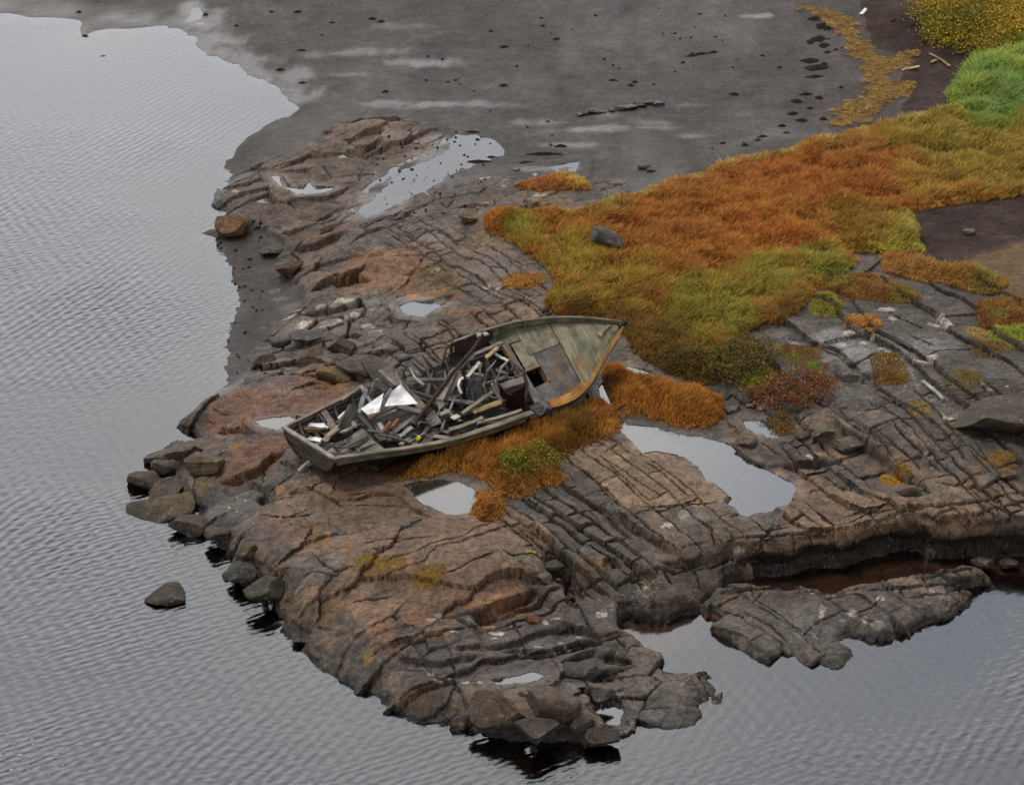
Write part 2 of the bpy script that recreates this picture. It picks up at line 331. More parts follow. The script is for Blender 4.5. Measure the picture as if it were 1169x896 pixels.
wobx = .03 * perlin(X * 1.7, Y * 1.7, 301) + .02 * perlin(X * 6, Y * 6, 303)
woby = .03 * perlin(X * 1.7, Y * 1.7, 302) + .02 * perlin(X * 6, Y * 6, 304)
def polyline_dist(pts, margin):
    x0, y0 = pts.min(0) - margin; x1, y1 = pts.max(0) + margin
    i0, i1 = np.searchsorted(xs, [x0, x1]); j0, j1 = np.searchsorted(ys, [y0, y1])
    sl = (slice(j0, j1), slice(i0, i1))
    x = X[sl] + wobx[sl]; y = Y[sl] + woby[sl]
    best = np.full(x.shape, 1e9); side = np.zeros(x.shape); tt = np.zeros(x.shape); end = np.zeros(x.shape)
    n = len(pts) - 1
    for k in range(n):
        ax, ay = pts[k]; bx, by = pts[k + 1]; ex, ey = bx - ax, by - ay; L = ex * ex + ey * ey + 1e-12
        tr = ((x - ax) * ex + (y - ay) * ey) / L; t = np.clip(tr, 0, 1)
        d = np.hypot(x - ax - t * ex, y - ay - t * ey); m = d < best
        best = np.where(m, d, best); side = np.where(m, -np.sign(ex * (y - ay) - ey * (x - ax)), side)
        tt = np.where(m, (k + t) / n, tt); 
    return sl, best, side, tt
for k, c in enumerate(CRACKS):
    sl, d, s, t = polyline_dist(upl(c), .3)
    taper = np.clip(np.minimum(t, 1 - t) * 6, .25, 1)
    wv = (.016 + .022 * h2(k, 3, 5)) * taper * (1 + .5 * perlin(X[sl] * 3, Y[sl] * 3, 310))
    REL[sl] -= (.13 + .10 * h2(k, 4, 6)) * taper * prof(d, wv) + .02 * np.exp(-d / .09)
for k, (c, drop, fade) in enumerate(ledge_pts()):
    if drop == 0: continue
    sl, d, s, t = polyline_dist(upl(c), 3.2 * fade)
    taper = sstep(np.minimum(t, 1 - t) * 5, 0, 1)
    sd = d * s * (1 if drop > 0 else -1)
    REL[sl] -= abs(drop) * taper * np.where(sd > 0, 1 - np.exp(-sd / .025), 0) * np.exp(-np.maximum(sd, 0) / fade)
    REL[sl] -= .07 * taper * np.exp(-((sd - .03) / .05) ** 2)

# hollows between the blocks
for (u, v, ru, rv, dp) in [(640,643,20,9,.40),(650,658,9,14,.35),(655,676,14,8,.25),(700,752,22,6,.22),(735,655,18,6,.25),(700,640,16,4,.18),(945,524,24,4,.18),(1040,560,16,6,.25),(905,470,14,5,.15),(305,565,10,14,.22),(290,640,10,12,.25),(340,560,14,5,.12),(655,690,10,4,.15),(540,741,24,4,.14),(590,738,18,4,.14)]:
    p = up(u, v)[:2]; sx = ru / 43. * p[1] / 52.; sy = rv / 21.5 * (p[1] / 52.)
    d = np.hypot((X + 3 * wobx - p[0]) / sx, (Y + 3 * woby - p[1]) / sy); REL -= dp * (1 - sstep(d, .55, 1.05))
# blocks stand out of or back from the shore by their own amount
CLIFF = sstep(X, 4.6, 6.0) * sstep(Y, 39, 41) * (1 - sstep(Y, 48, 49)) * (SD_ISL < -.25) * sstep(SD_MAIN, -.5, -.1) * (1 - sstep(SD_MAIN, .9, 1.4))
SD = SD + (1 - CLIFF) * ROCKM * (.55 * (BID - .5) + .12 * perlin(X * 2.2, Y * 2.2, 77) + .05 * perlin(X * 6, Y * 6, 78)) * np.exp(-np.abs(SD) / .9)
# ------------------------------------------------------------------ put the heights together
sdf_ = None; n_sh = fbm(X * 2, Y * 2, 433, 3)
t = np.clip(SD / WID, 0, 1)
ramp = 1 - (1 - t) ** 2.3
ZL = np.where(SD_ISL > SD_MAIN, np.minimum(BASE, .34), BASE)
mudz = BASE * np.clip(SD / 6., 0, 1) ** .7 * .9 + .03 * fbm(X * .5, Y * .35, 401, 4) * np.clip(SD / 1.5, 0, 1) + .012 * fbm(X * 4, Y * 3, 411, 3) + np.clip(SD, 0, .3) * .06
Zr = ZL * ramp + REL * np.clip(.25 + SD / .5, 0.0, 1)
Zm = mudz
Z = np.where(SD > 0, Zr * ROCKM + Zm * (1 - ROCKM), 0)
sea = -np.minimum(2.6, np.where(ROCKM > .3, 1.3, .45) * np.abs(SD) + .02) + REL * .6 * ROCKM * np.exp(-np.abs(SD) / .6)
Z = np.where(SD > 0, Z, np.minimum(sea, .3 * np.exp(-np.abs(SD) / .1)))
shal = np.maximum(sdf(np.array([unproj(u, v, 0)[:2] for u, v in [(835,675),(845,660),(911,650),(1023,630),(1200,630),(1200,655),(1120,660),(1071,664),(1000,682),(942,694),(880,684)]])), sdf(np.array([unproj(u, v, 0)[:2] for u, v in [(690,700),(760,695),(812,692),(826,716),(800,742),(752,748),(720,735)]])))
shalm = sstep(shal, -.3, .25)
Z = np.where(SD > 0, Z, np.maximum(Z, -2.6 + shalm * 2.52 + .03 * n_sh))
# soil sits in the hollows of the rock
soilz = BASE + .06 * fbm(X * .7, Y * .7, 421, 4) + .02 * fbm(X * 5, Y * 5, 425, 2)
Z = np.where(SD > 0, Z * (1 - SOILM) + (soilz + .04) * SOILM, Z)
for k, lift in (('tuft', .06), ('strip', .04), ('island', .10)):
    m = sstep(SOILS[k] + .5 * wob, -.1, .25); Z = np.where(m > 0, Z * (1 - m) + (BASE + lift + .03 * fbm(X * 3, Y * 3, 431, 2)) * m, Z)

# pools of rain water standing in the rock
POOLS = {
 'large': [(703,468),(716,484),(748,487),(775,496),(800,499),(838,506),(853,521),(878,534),(903,546),(911,553),(905,566),(897,574),(870,582),(850,588),(838,578),(826,572),(832,562),(818,553),(806,548),(796,532),(782,522),(757,517),(735,519),(722,504),(708,492)],
 'small': [(457,552),(480,548),(500,548),(528,553),(540,560),(545,575),(538,586),(522,589),(508,586),(492,578),(480,572),(470,560)],
 'bow': [(690,462),(682,446),(694,432),(716,418),(745,425),(762,432),(735,436),(705,428),(694,438),(700,455),(706,470)],
 'left': [(291,484),(308,480),(330,474),(348,476),(336,488),(318,489),(300,489)],
 'bush': [(845,481),(868,477),(880,480),(886,489),(893,498),(875,500),(860,494)],
 'front': [(655,784),(680,786),(700,787),(712,800),(706,817),(696,815),(686,805),(672,793)],
 'shelf': [(556,775),(590,769),(606,765),(622,770),(614,776),(590,779),(570,780)],
 'ledgepan': [(308,198),(322,198),(330,212),(345,214),(352,205),(358,214),(384,214),(370,220),(340,222),(322,216)],
 'slabpan': [(470,345),(495,343),(512,345),(500,352),(480,360),(462,362),(455,352)],
}
FILMS = {
 'wide': [(412,222),(440,202),(465,186),(497,170),(514,150),(545,148),(575,160),(580,176),(545,192),(520,200),(500,214),(470,226),(440,240),(415,248),(400,240)],
 'streakgrass': [(572,207),(600,195),(658,188),(656,196),(610,204)],
 'lagoon': [(190,-4),(226,-4),(242,16),(232,28),(214,26),(200,14)],
}
POOLZ = {}
rag = .030 * fbm(X * .8, Y * .5, 447, 4) + .022 * fbm(X * 3.2, Y * 2.2, 448, 4)
for name, p in FILMS.items():
    s = sdf(upl(p)) + .35 * fbm(X * .9, Y * .6, 449, 4)
    m = sstep(s, -.5, .4); lv = float(np.median(Z[(s > 0)])); POOLZ[name] = lv
    Z = np.where(m > 0, Z * (1 - m) + (lv + .032 - .058 * sstep(s, -.3, .8) + rag) * m, Z)
    ring = sstep(s, -.75, -.5) * (1 - sstep(s, -.2, -.02)); Z = np.where(ring > 0, Z * (1 - ring) + np.maximum(Z, lv + .014 + .02 * rag) * ring, Z)
poolsd = np.full_like(X, -9.)
for name, p in POOLS.items():
    w = upl(p); s = sdf_pts(w, X, Y) if False else sdf(w)
    s = s + .07 * fbm(X * 3, Y * 3, 441, 4)
    m = s > 0
    if name == 'front': lv = .03
    else: lv = float(np.median(Z[(np.abs(s) < .12)])) - .015
    POOLZ[name] = lv
    near = (s > -.35) & (s <= 0)
    Z = np.where(near, np.maximum(Z, lv + .012 + .10 * (-s)), Z)
    dp = .25 if name in ('large', 'small', 'bow', 'front') else .05
    Z = np.where(m, np.minimum(Z, lv - .012 - dp * np.clip(s / .4, 0, 1) + .012 * fbm(X * 4, Y * 4, 445, 2)), Z)
    poolsd = np.maximum(poolsd, s)

def samp(A, x, y):
    i = np.clip(np.searchsorted(xs, x) - 1, 0, NX - 2); j = np.clip(np.searchsorted(ys, y) - 1, 0, NY - 2)
    fx = np.clip((x - xs[i]) / (xs[i + 1] - xs[i]), 0, 1); fy = np.clip((y - ys[j]) / (ys[j + 1] - ys[j]), 0, 1)
    return (A[j, i] * (1 - fx) + A[j, i + 1] * fx) * (1 - fy) + (A[j + 1, i] * (1 - fx) + A[j + 1, i + 1] * fx) * fy
def zt(x, y): return samp(Z, np.asarray(x, float), np.asarray(y, float))
def at(u, v, dz=0.0):
    p = up(u, v)
    for _ in range(6):
        z = .5 * p[2] + .5 * float(zt(p[0], p[1])); p = unproj(u, v, z)
    p[2] = float(zt(p[0], p[1])) + dz
    return Vector(p)

# ------------------------------------------------------------------ colour of the ground (surface albedo, with some painted sheen and shade)
def mixc(C, m, col):
    m = np.clip(m, 0, 1)[..., None]; return C * (1 - m) + np.asarray(col) * m
n1 = fbm(X * .8, Y * .8, 501, 4); n2 = fbm(X * 2.5, Y * 2.5, 505, 4); n3 = fbm(X * 7, Y * 7, 511, 3)
Cc = np.empty(X.shape + (3,)); Cc[:] = alb(86, 81, 77)
Cc = mixc(Cc, sstep(n1 + .5 * n2, -.1, .35) * .75, alb(112, 98, 86))
Cc = mixc(Cc, sstep(n2 + .5 * n3, .1, .5) * .5, alb(70, 66, 62))
def blob(u, v, ru, rv, col, st=1.0, hard=.35, ns=.55, rot=0.0, clip=None):
    """a stained or differently coloured patch of rock; ru, rv in photo pixels along and across"""
    global Cc
    p = up(u, v)[:2]; sx = ru / 43. * (p[1] / 52.); sy = rv / 21.5 * (p[1] / 52.) ** 1.5
    m0 = 1.5
    i0, i1 = np.searchsorted(xs, [p[0] - m0 * max(sx, sy) , p[0] + m0 * max(sx, sy)]); j0, j1 = np.searchsorted(ys, [p[1] - m0 * max(sx, sy), p[1] + m0 * max(sx, sy)])
    sl = (slice(j0, j1), slice(i0, i1))
    x = X[sl] - p[0]; y = Y[sl] - p[1]; c, s = math.cos(rot), math.sin(rot)
    a = (x * c + y * s) / sx; b = (-x * s + y * c) / sy
    d = 1 - np.hypot(a, b) + ns * (n2[sl] + .6 * n3[sl])
    Cc[sl] = mixc(Cc[sl], sstep(d, 0, hard) * st, col)
def patch(poly, col, st=1.0, soft=.25, ns=.35):
    global Cc
    s = reg(poly) + ns * (n1 * .6 + n2)
    Cc = mixc(Cc, sstep(s, -soft / 2, soft) * st, col)
PINK, PINK2, TAN, GREY, DARK, BRN = alb(122, 97, 84), alb(134, 106, 88), alb(134, 117, 100), alb(84, 81, 79), alb(60, 56, 53), alb(104, 84, 68)
ORK, MOSS, YEL, LICH_GLINT, SHEEN = alb(130, 103, 82), alb(96, 80, 40), alb(150, 110, 40), alb(186, 180, 172), alb(110, 108, 108)  # the last paints sky sheen on wet rock into the colour
patch([(225,478),(250,450),(300,430),(345,420),(395,428),(400,465),(330,480),(345,500),(330,512),(300,532),(250,560),(245,530),(280,500),(240,495)], PINK, .9)
patch([(255,500),(290,490),(300,500),(275,510)], GREY, .8)
patch([(210,560),(250,548),(300,535),(330,512),(345,530),(315,575),(300,600),(250,620),(215,610)], GREY, .85)
patch([(340,540),(420,525),(480,550),(560,580),(640,600),(620,650),(540,700),(450,690),(400,650),(320,620),(290,590)], alb(116, 97, 85), .8)
patch([(330,680),(400,655),(470,650),(540,690),(500,720),(430,740),(400,700)], alb(124, 104, 88), .7)
patch([(440,700),(520,690),(600,690),(690,690),(720,730),(690,790),(560,780),(480,790),(440,750)], alb(78, 74, 72), .85)
patch([(510,690),(540,680),(600,670),(615,655),(600,690),(560,705)], PINK2, .8)
patch([(640,515),(700,500),(790,525),(836,570),(780,580),(720,580),(690,560)], TAN, .85)
patch([(620,540),(700,600),(760,650),(700,660),(640,620),(590,580)], alb(84, 79, 74), .6)
patch([(700,590),(850,580),(860,630),(760,640)], alb(104, 94, 84), .7)
patch([(900,520),(990,560),(1080,575),(1060,620),(900,625),(880,590),(915,560)], alb(120, 103, 88), .8)
patch([(1020,520),(1169,560),(1169,640),(1080,620),(1060,570)], alb(110, 97, 86), .7)
patch([(860,380),(950,330),(1060,300),(1169,350),(1169,480),(1080,470),(960,470),(890,440)], alb(78, 75, 71), .85)
patch([(790,690),(1000,670),(1130,650),(1130,690),(1000,760),(940,790),(820,740)], alb(88, 85, 82), .9)
patch([(690,735),(740,735),(830,770),(830,830),(740,850),(690,825),(670,790)], alb(98, 93, 86), .8)
patch([(480,380),(540,350),(600,335),(640,345),(600,370),(540,390),(500,410)], alb(120, 104, 92), .75)
patch([(375,310),(400,290),(470,280),(500,305),(520,335),(440,330),(395,330)], ORK, .8)
patch([(330,272),(360,262),(400,252),(390,272),(350,282)], BRN, .8)
patch([(360,170),(400,138),(500,150),(505,175),(450,175),(400,175)], alb(108, 94, 84), .8)
patch([(240,240),(262,205),(345,185),(400,205),(410,240),(320,262)], alb(98, 88, 80), .8)
patch([(430,270),(560,265),(620,310),(560,330),(500,300)], alb(112, 98, 88), .7)
patch([(290,430),(290,395),(345,350),(440,330),(480,355),(430,400),(350,420)], alb(100, 95, 90), .75)
for a in [(500,318,34,22,MOSS,.9),(485,335,34,9,alb(146,108,52),.8),(520,335,12,16,alb(110,76,36),.8),(392,428,12,6,YEL,.9),(388,430,26,18,alb(128,96,50),.7),(560,272,30,9,alb(128,108,62),.8),(620,228,40,10,alb(126,108,92),.7),
 (620,218,24,5,alb(150,128,70),.5),(463,598,26,8,alb(70,68,68),.8),(385,608,10,12,SHEEN,.6),(382,640,14,8,SHEEN,.5),(430,672,20,8,SHEEN,.4),(430,640,24,6,alb(140,105,40),.8),(455,643,18,5,YEL,.7),(487,655,20,7,alb(138,100,40),.9),(350,605,14,5,alb(146,104,45),.7),(366,614,20,6,alb(146,104,45),.7),
 (396,627,5,8,alb(140,100,44),.7),(375,690,22,14,alb(120,98,60),.6),(330,680,18,14,alb(110,88,52),.5),(420,742,9,6,alb(150,128,50),.9),(440,730,26,16,BRN,.6),(480,790,40,22,alb(98,76,58),.7),(515,755,16,6,ORK,.0),
 (480,705,28,10,PINK2,.8),(498,726,22,6,ORK,.8),(515,715,12,14,ORK,.7),(560,688,22,7,ORK,.9),(592,678,12,10,ORK,.8),(452,760,12,10,ORK,.6),(440,720,16,16,ORK,.6),
 (600,640,24,8,alb(110,110,100),.6),(610,632,12,3,alb(170,160,90),.8),(660,655,34,14,alb(98,80,52),.6),(690,640,14,6,alb(120,100,78),.6),(270,508,14,7,alb(150,110,60),.8),(246,506,12,6,alb(140,100,50),.8),(279,478,6,6,alb(150,110,50),.9),
 (235,545,12,16,alb(120,96,62),.7),(320,556,6,7,alb(170,120,60),.8),(340,585,4,4,alb(170,125,60),.0),(960,600,30,9,alb(150,124,96),.5),(955,572,26,12,alb(136,116,92),.6),(1018,542,20,7,alb(130,94,44),.9),(1025,533,8,5,alb(170,120,30),.9),
 (870,540,34,9,alb(132,104,84),.7),(903,510,10,6,alb(140,110,60),.0),(850,503,16,6,alb(134,112,84),.8),(955,512,24,6,alb(140,122,100),.7),(1150,530,10,6,alb(140,100,50),.8),(1125,520,10,5,alb(120,84,40),.8),
 (1070,600,20,14,alb(128,104,88),.5),(1100,585,20,14,alb(128,104,88),.5),(1140,450,60,22,alb(66,59,50),.8),(1000,405,60,10,SHEEN,.6),(1010,425,40,8,SHEEN,.6),(950,380,30,8,SHEEN,.5),(900,375,34,9,alb(104,100,98),.7),(930,352,30,6,alb(66,62,58),.6),
 (565,300,30,14,alb(90,84,82),.6),(545,215,36,9,alb(86,80,78),.6),(300,495,40,8,alb(78,72,70),.6),(300,435,40,8,alb(92,88,86),.6),(465,400,30,16,alb(82,79,77),.7),(545,405,20,8,alb(84,80,78),.6),(520,355,30,5,alb(134,106,70),.5)]:
    blob(*a[:5], st=a[5] * (.55 if a[4][0] > 2.6 * a[4][2] else 1))
# pale lichen crusts, bird lime and wet glints painted into the colour
WH = [(568,690,7,2),(545,700,6,2),(560,703,7,2),(566,714,10,3),(565,721,6,2),(537,707,7,2),(622,702,10,4),(636,698,6,2),(500,700,10,3),(492,706,8,4),(518,722,9,2),(660,720,6,2),(662,731,12,2),(640,726,7,4),(632,735,5,2),(648,731,6,2),(616,733,8,2),
(500,774,6,2),(512,773,5,2),(530,778,7,2),(548,779,6,2),(492,764,4,2),(690,702,12,4),(684,700,6,2),(738,664,6,3),(735,670,5,2),(930,670,6,3),(940,693,10,4),(938,700,5,5),(962,705,9,2),(975,697,8,4),(987,703,7,3),(1000,709,12,4),(1028,672,6,2),(1062,671,6,2),(1066,673,3,3),(1095,662,4,2),(1005,680,6,3),(1002,682,2,3),(1075,680,3,2),(985,725,20,5),
(880,500,6,4),(845,620,10,3),(925,520,6,4),(762,598,10,5),(780,585,14,6),(1060,520,8,5),(1065,530,5,3),(1085,480,8,3),(1078,478,3,4),(1130,445,5,2),(1146,453,3,2),(1158,470,4,2),(1163,452,4,2),(1122,438,6,2),(1128,460,3,2),(1150,440,3,2),
(1055,413,14,4),(1063,408,8,3),(1075,366,9,4),(1082,372,10,4),(1070,370,12,3),(1118,378,14,4),(1018,365,10,3),(1012,352,14,4),(968,378,8,3),(938,393,5,2),(910,388,14,3),(918,392,6,3),(960,394,10,3),(988,390,8,3),(1010,400,12,6),(1015,410,10,6),(1000,384,10,4),(1130,500,6,2),(1145,518,8,3),
(270,566,2,1),(265,572,2,1),(275,560,2,1),(280,568,2,1),(262,580,3,1),(270,584,2,1),(250,525,6,3),(258,512,6,2),(385,577,4,2),(376,610,6,2),(345,562,4,3),(390,178,6,2),(270,218,8,3),(298,228,8,3),(390,366,10,3),(370,376,8,3),(340,354,6,3),(330,364,10,3),(322,338,16,4),(315,330,8,3),
(365,352,10,3),(400,346,12,4),(386,345,8,3),(420,372,12,5),(430,378,8,4),(405,362,8,3),(355,392,10,4),(380,372,8,3),(325,385,10,4),(310,392,8,3),(345,372,10,3),(300,372,6,3),(500,305,4,2),(569,330,5,2),(556,327,6,3),(440,295,4,2),(555,203,10,2),(640,214,8,3),(575,212,3,2),(610,222,10,3),(850,620,5,2),(870,440,8,3)]
for i, (u, v, a, b) in enumerate(WH): blob(u, v, a * .8, b * .85, LICH_GLINT * (.7 + .3 * h2(i, 1, 2)), st=.8, hard=.3, ns=1.0)
# algae-stained band the tide wets, with its rusty and olive fringe; shade painted up the cliff
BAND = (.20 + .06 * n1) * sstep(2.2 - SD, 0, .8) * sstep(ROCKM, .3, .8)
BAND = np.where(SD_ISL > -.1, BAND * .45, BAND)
BAND = np.maximum(BAND, .74 * sstep(1.6 - SD, 0, .6) * sstep(X, 4.8, 6.0) * sstep(SD_MAIN, -.4, .2) * (Y > 40) * (Y < 49) * (SD_ISL < -.3))  # taller near-black band on the cliff: undercut shade painted into the colour
tide = sstep(BAND - Z, 0, .1)  # mask of the band, painted cliff shade included
lum_ = (Cc @ np.array([.3, .6, .1]))[..., None]; Cc = np.clip(lum_ + (Cc - lum_) * 1.32, .006, .9); Cc *= 1 + ROCKM[..., None] * np.array([.06, 0, -.06]); Cc *= np.clip(1 + .55 * n3 + .55 * n2 + .25 * n1, .45, 1.8)[..., None]; Cc *= (.80 + .4 * BID * ROCKM + .2 * (1 - ROCKM))[..., None]
# mud of the tidal flat
MUDC = np.empty_like(Cc); MUDC[:] = alb(80, 77, 76)
md = fbm(X * .25, Y * .16, 521, 5)
MUDC = mixc(MUDC, sstep(md, -.35, .3), alb(72, 68, 68)); MUDC = mixc(MUDC, sstep(fbm(X * .3 + 40, Y * .14, 531, 5), .05, .4) * .6, alb(100, 97, 96))
MUDC = mixc(MUDC, sstep(n2 + .6 * n3, .25, .7) * .5, alb(56, 52, 51))
MUDC = mixc(MUDC, sstep(X, 6, 12) * .4, alb(78, 68, 64))
lm = sstep(LEFTMUD, -.3, .5); MUDC = mixc(MUDC, lm * .7, mixc(np.broadcast_to(alb(74, 68, 63), MUDC.shape).copy(), sstep(n3, -.1, .4) * .5, alb(54, 49, 45)))
tl = sstep(-X, 9, 12) * sstep(Y, 70, 76); MUDC = mixc(MUDC, tl * .6, mixc(np.broadcast_to(alb(88, 80, 76), MUDC.shape).copy(), sstep(n2, .0, .4) * .6, alb(60, 53, 48)))
# soils
MUDC *= np.array([1.03, .99, .96]); MUDC *= np.clip(.64 + .75 * fbm(X * .6, Y * .3, 561, 5) + .3 * n2 + .25 * n3, .35, 1.5)[..., None]
weedy = sstep(fbm(X * .9, Y * .45, 563, 5), .22, .5); MUDC = mixc(MUDC, weedy * .75, alb(48, 42, 38))
SOC = np.empty_like(Cc); SOC[:] = alb(92, 58, 28); SOC = mixc(SOC, sstep(n2, -.2, .4) * .6, alb(64, 44, 26))
pk = np.maximum(SOILS['peat1'], SOILS['peat2']) + wob
SOC = mixc(SOC, sstep(pk, -.2, .2), alb(64, 51, 47)); SOC = mixc(SOC, sstep(pk, -.2, .2) * sstep(n2 + n1, 0, .5) * .6, alb(86, 70, 63)); SOC = mixc(SOC, sstep(pk, -.2, .2) * sstep(n3 - n1, .2, .5) * .6, alb(44, 34, 32))
bg = SOILS['beige'] + wob; SOC = mixc(SOC, sstep(bg, -.2, .3), alb(112, 92, 70)); SOC = mixc(SOC, sstep(bg, -.2, .3) * sstep(n2, .05, .4) * .6, alb(134, 112, 74))
WR = SOILS['wrack'] + wob; MUDC = mixc(MUDC, sstep(WR, -.1, .15) * .6, alb(128, 104, 66)); SOC = mixc(SOC, sstep(WR, -.1, .15) * .6, alb(128, 104, 66))
tall = np.max([SOILS[k] for k in ('tuft', 'strip', 'island')], axis=0) + .5 * wob
Cc = Cc * ROCKM[..., None] + MUDC * (1 - ROCKM[..., None])
Cc = Cc * (1 - SOILM[..., None]) + SOC * SOILM[..., None]
Cc = mixc(Cc, sstep(tall, -.1, .12), alb(86, 54, 24))
# seabed: rust-red silt and weed
bed = np.empty_like(Cc); bed[:] = alb(128, 70, 26); bed = mixc(bed, sstep(n2, -.1, .4) * .6, alb(84, 48, 22)); bed = mixc(bed, sstep(-SD, .5, 2.0), alb(50, 46, 40)); bed = mixc(bed, sstep(-X, 5, 8), alb(52, 46, 40))
bed = mixc(bed, shalm, alb(250, 140, 44)); bed = mixc(bed, shalm * sstep(n2, 0, .4) * .7, alb(150, 74, 26))
bedm = sstep(-.01 - Z + .02 * n3, 0, .05) * (SD < .5)
Cc = mixc(Cc, bedm, 0) if False else Cc * (1 - bedm[..., None]) + bed * bedm[..., None]
pm = sstep(poolsd, 0, .1) * (ROCKM > .4)
Cc = mixc(Cc, pm * .8, alb(92, 76, 56))
# wetness -> gloss
WET = np.zeros_like(X)
wn_ = fbm(X * .55, Y * .22, 551, 4) + .5 * fbm(X * 2.2, Y * 1.2, 553, 3)
def wetblob(u, v, ru, rv, st=1.0, rot=0.0):
    p = up(u, v)[:2]; sx = ru / 43. * (p[1] / 52.); sy = rv / 21.5 * (p[1] / 52.) ** 1.5
    dx, dy = X - p[0], Y - p[1]; c, s = math.cos(rot), math.sin(rot)
    d = 1 - np.hypot((dx * c + dy * s) / sx, (-dx * s + dy * c) / sy) + .75 * wn_
    np.maximum(WET, sstep(d, 0, .9) * st, out=WET)
for a in [(480,72,70,9,.8),(400,84,40,6,.6),(520,118,90,8,.75),(440,118,50,7,.7),(680,146,80,8,.75),(740,140,40,6,.6),(400,60,90,9,.6),(330,85,40,14,.7),(500,160,70,14,.8),(560,120,60,8,.6),(620,140,60,8,.6),(470,30,60,5,.4),(240,45,50,16,.8),(215,10,24,20,1),(500,180,60,20,1),(470,205,70,20,1),(430,225,50,14,1),(420,240,60,12,.8),(610,193,60,6,.7),(700,130,40,6,.5),(850,130,30,8,.4),(790,155,30,5,.6),(860,18,24,4,.9),(820,25,30,4,.5),(780,120,30,5,.5),(740,145,50,6,.6),
 (650,165,50,6,.6),(1000,400,80,24,1),(1015,415,50,24,1),(950,385,60,12,1),(1060,395,60,16,.8),(960,450,50,16,.7),(890,378,34,7,.6),(1010,352,20,6,.6),(420,350,60,12,.7),(380,370,60,16,.6),(470,345,30,10,.8),(330,345,30,12,.5),(395,606,20,16,.5),(450,600,30,7,.4),(560,715,90,16,.6),(540,740,90,16,.5),(640,730,50,14,.5),(720,690,40,9,.5),(790,590,30,9,.6),(560,310,40,12,.4),(500,270,40,9,.5),(1085,525,24,9,.4),(960,640,60,4,.8),(940,705,80,26,.35),(760,800,50,30,.35),(260,570,40,26,.4),(325,445,30,6,.6),(290,440,40,6,.5),(320,300,30,20,.3)]:
    wetblob(*a)
mudw = (1 - ROCKM) * (1 - SOILM)
WET = np.maximum(WET, mudw * (.05 + .24 * sstep(fbm(X * .35, Y * .12, 541, 5), -.1, .4)) * sstep(13.0 - X, -2, 4))
WET = np.maximum(WET, tide * .55); WET = np.maximum(WET, mudw * sstep(2.2 - SD + 1.6 * wn_, 0, 2.0) * .95 * (1 - sstep(LEFTMUD, -.5, .1))); WET = np.maximum(WET, sstep(poolsd, -.3, -.05) * .6 * ROCKM)
WET = np.clip(WET * (1 - SOILM), 0, 1)

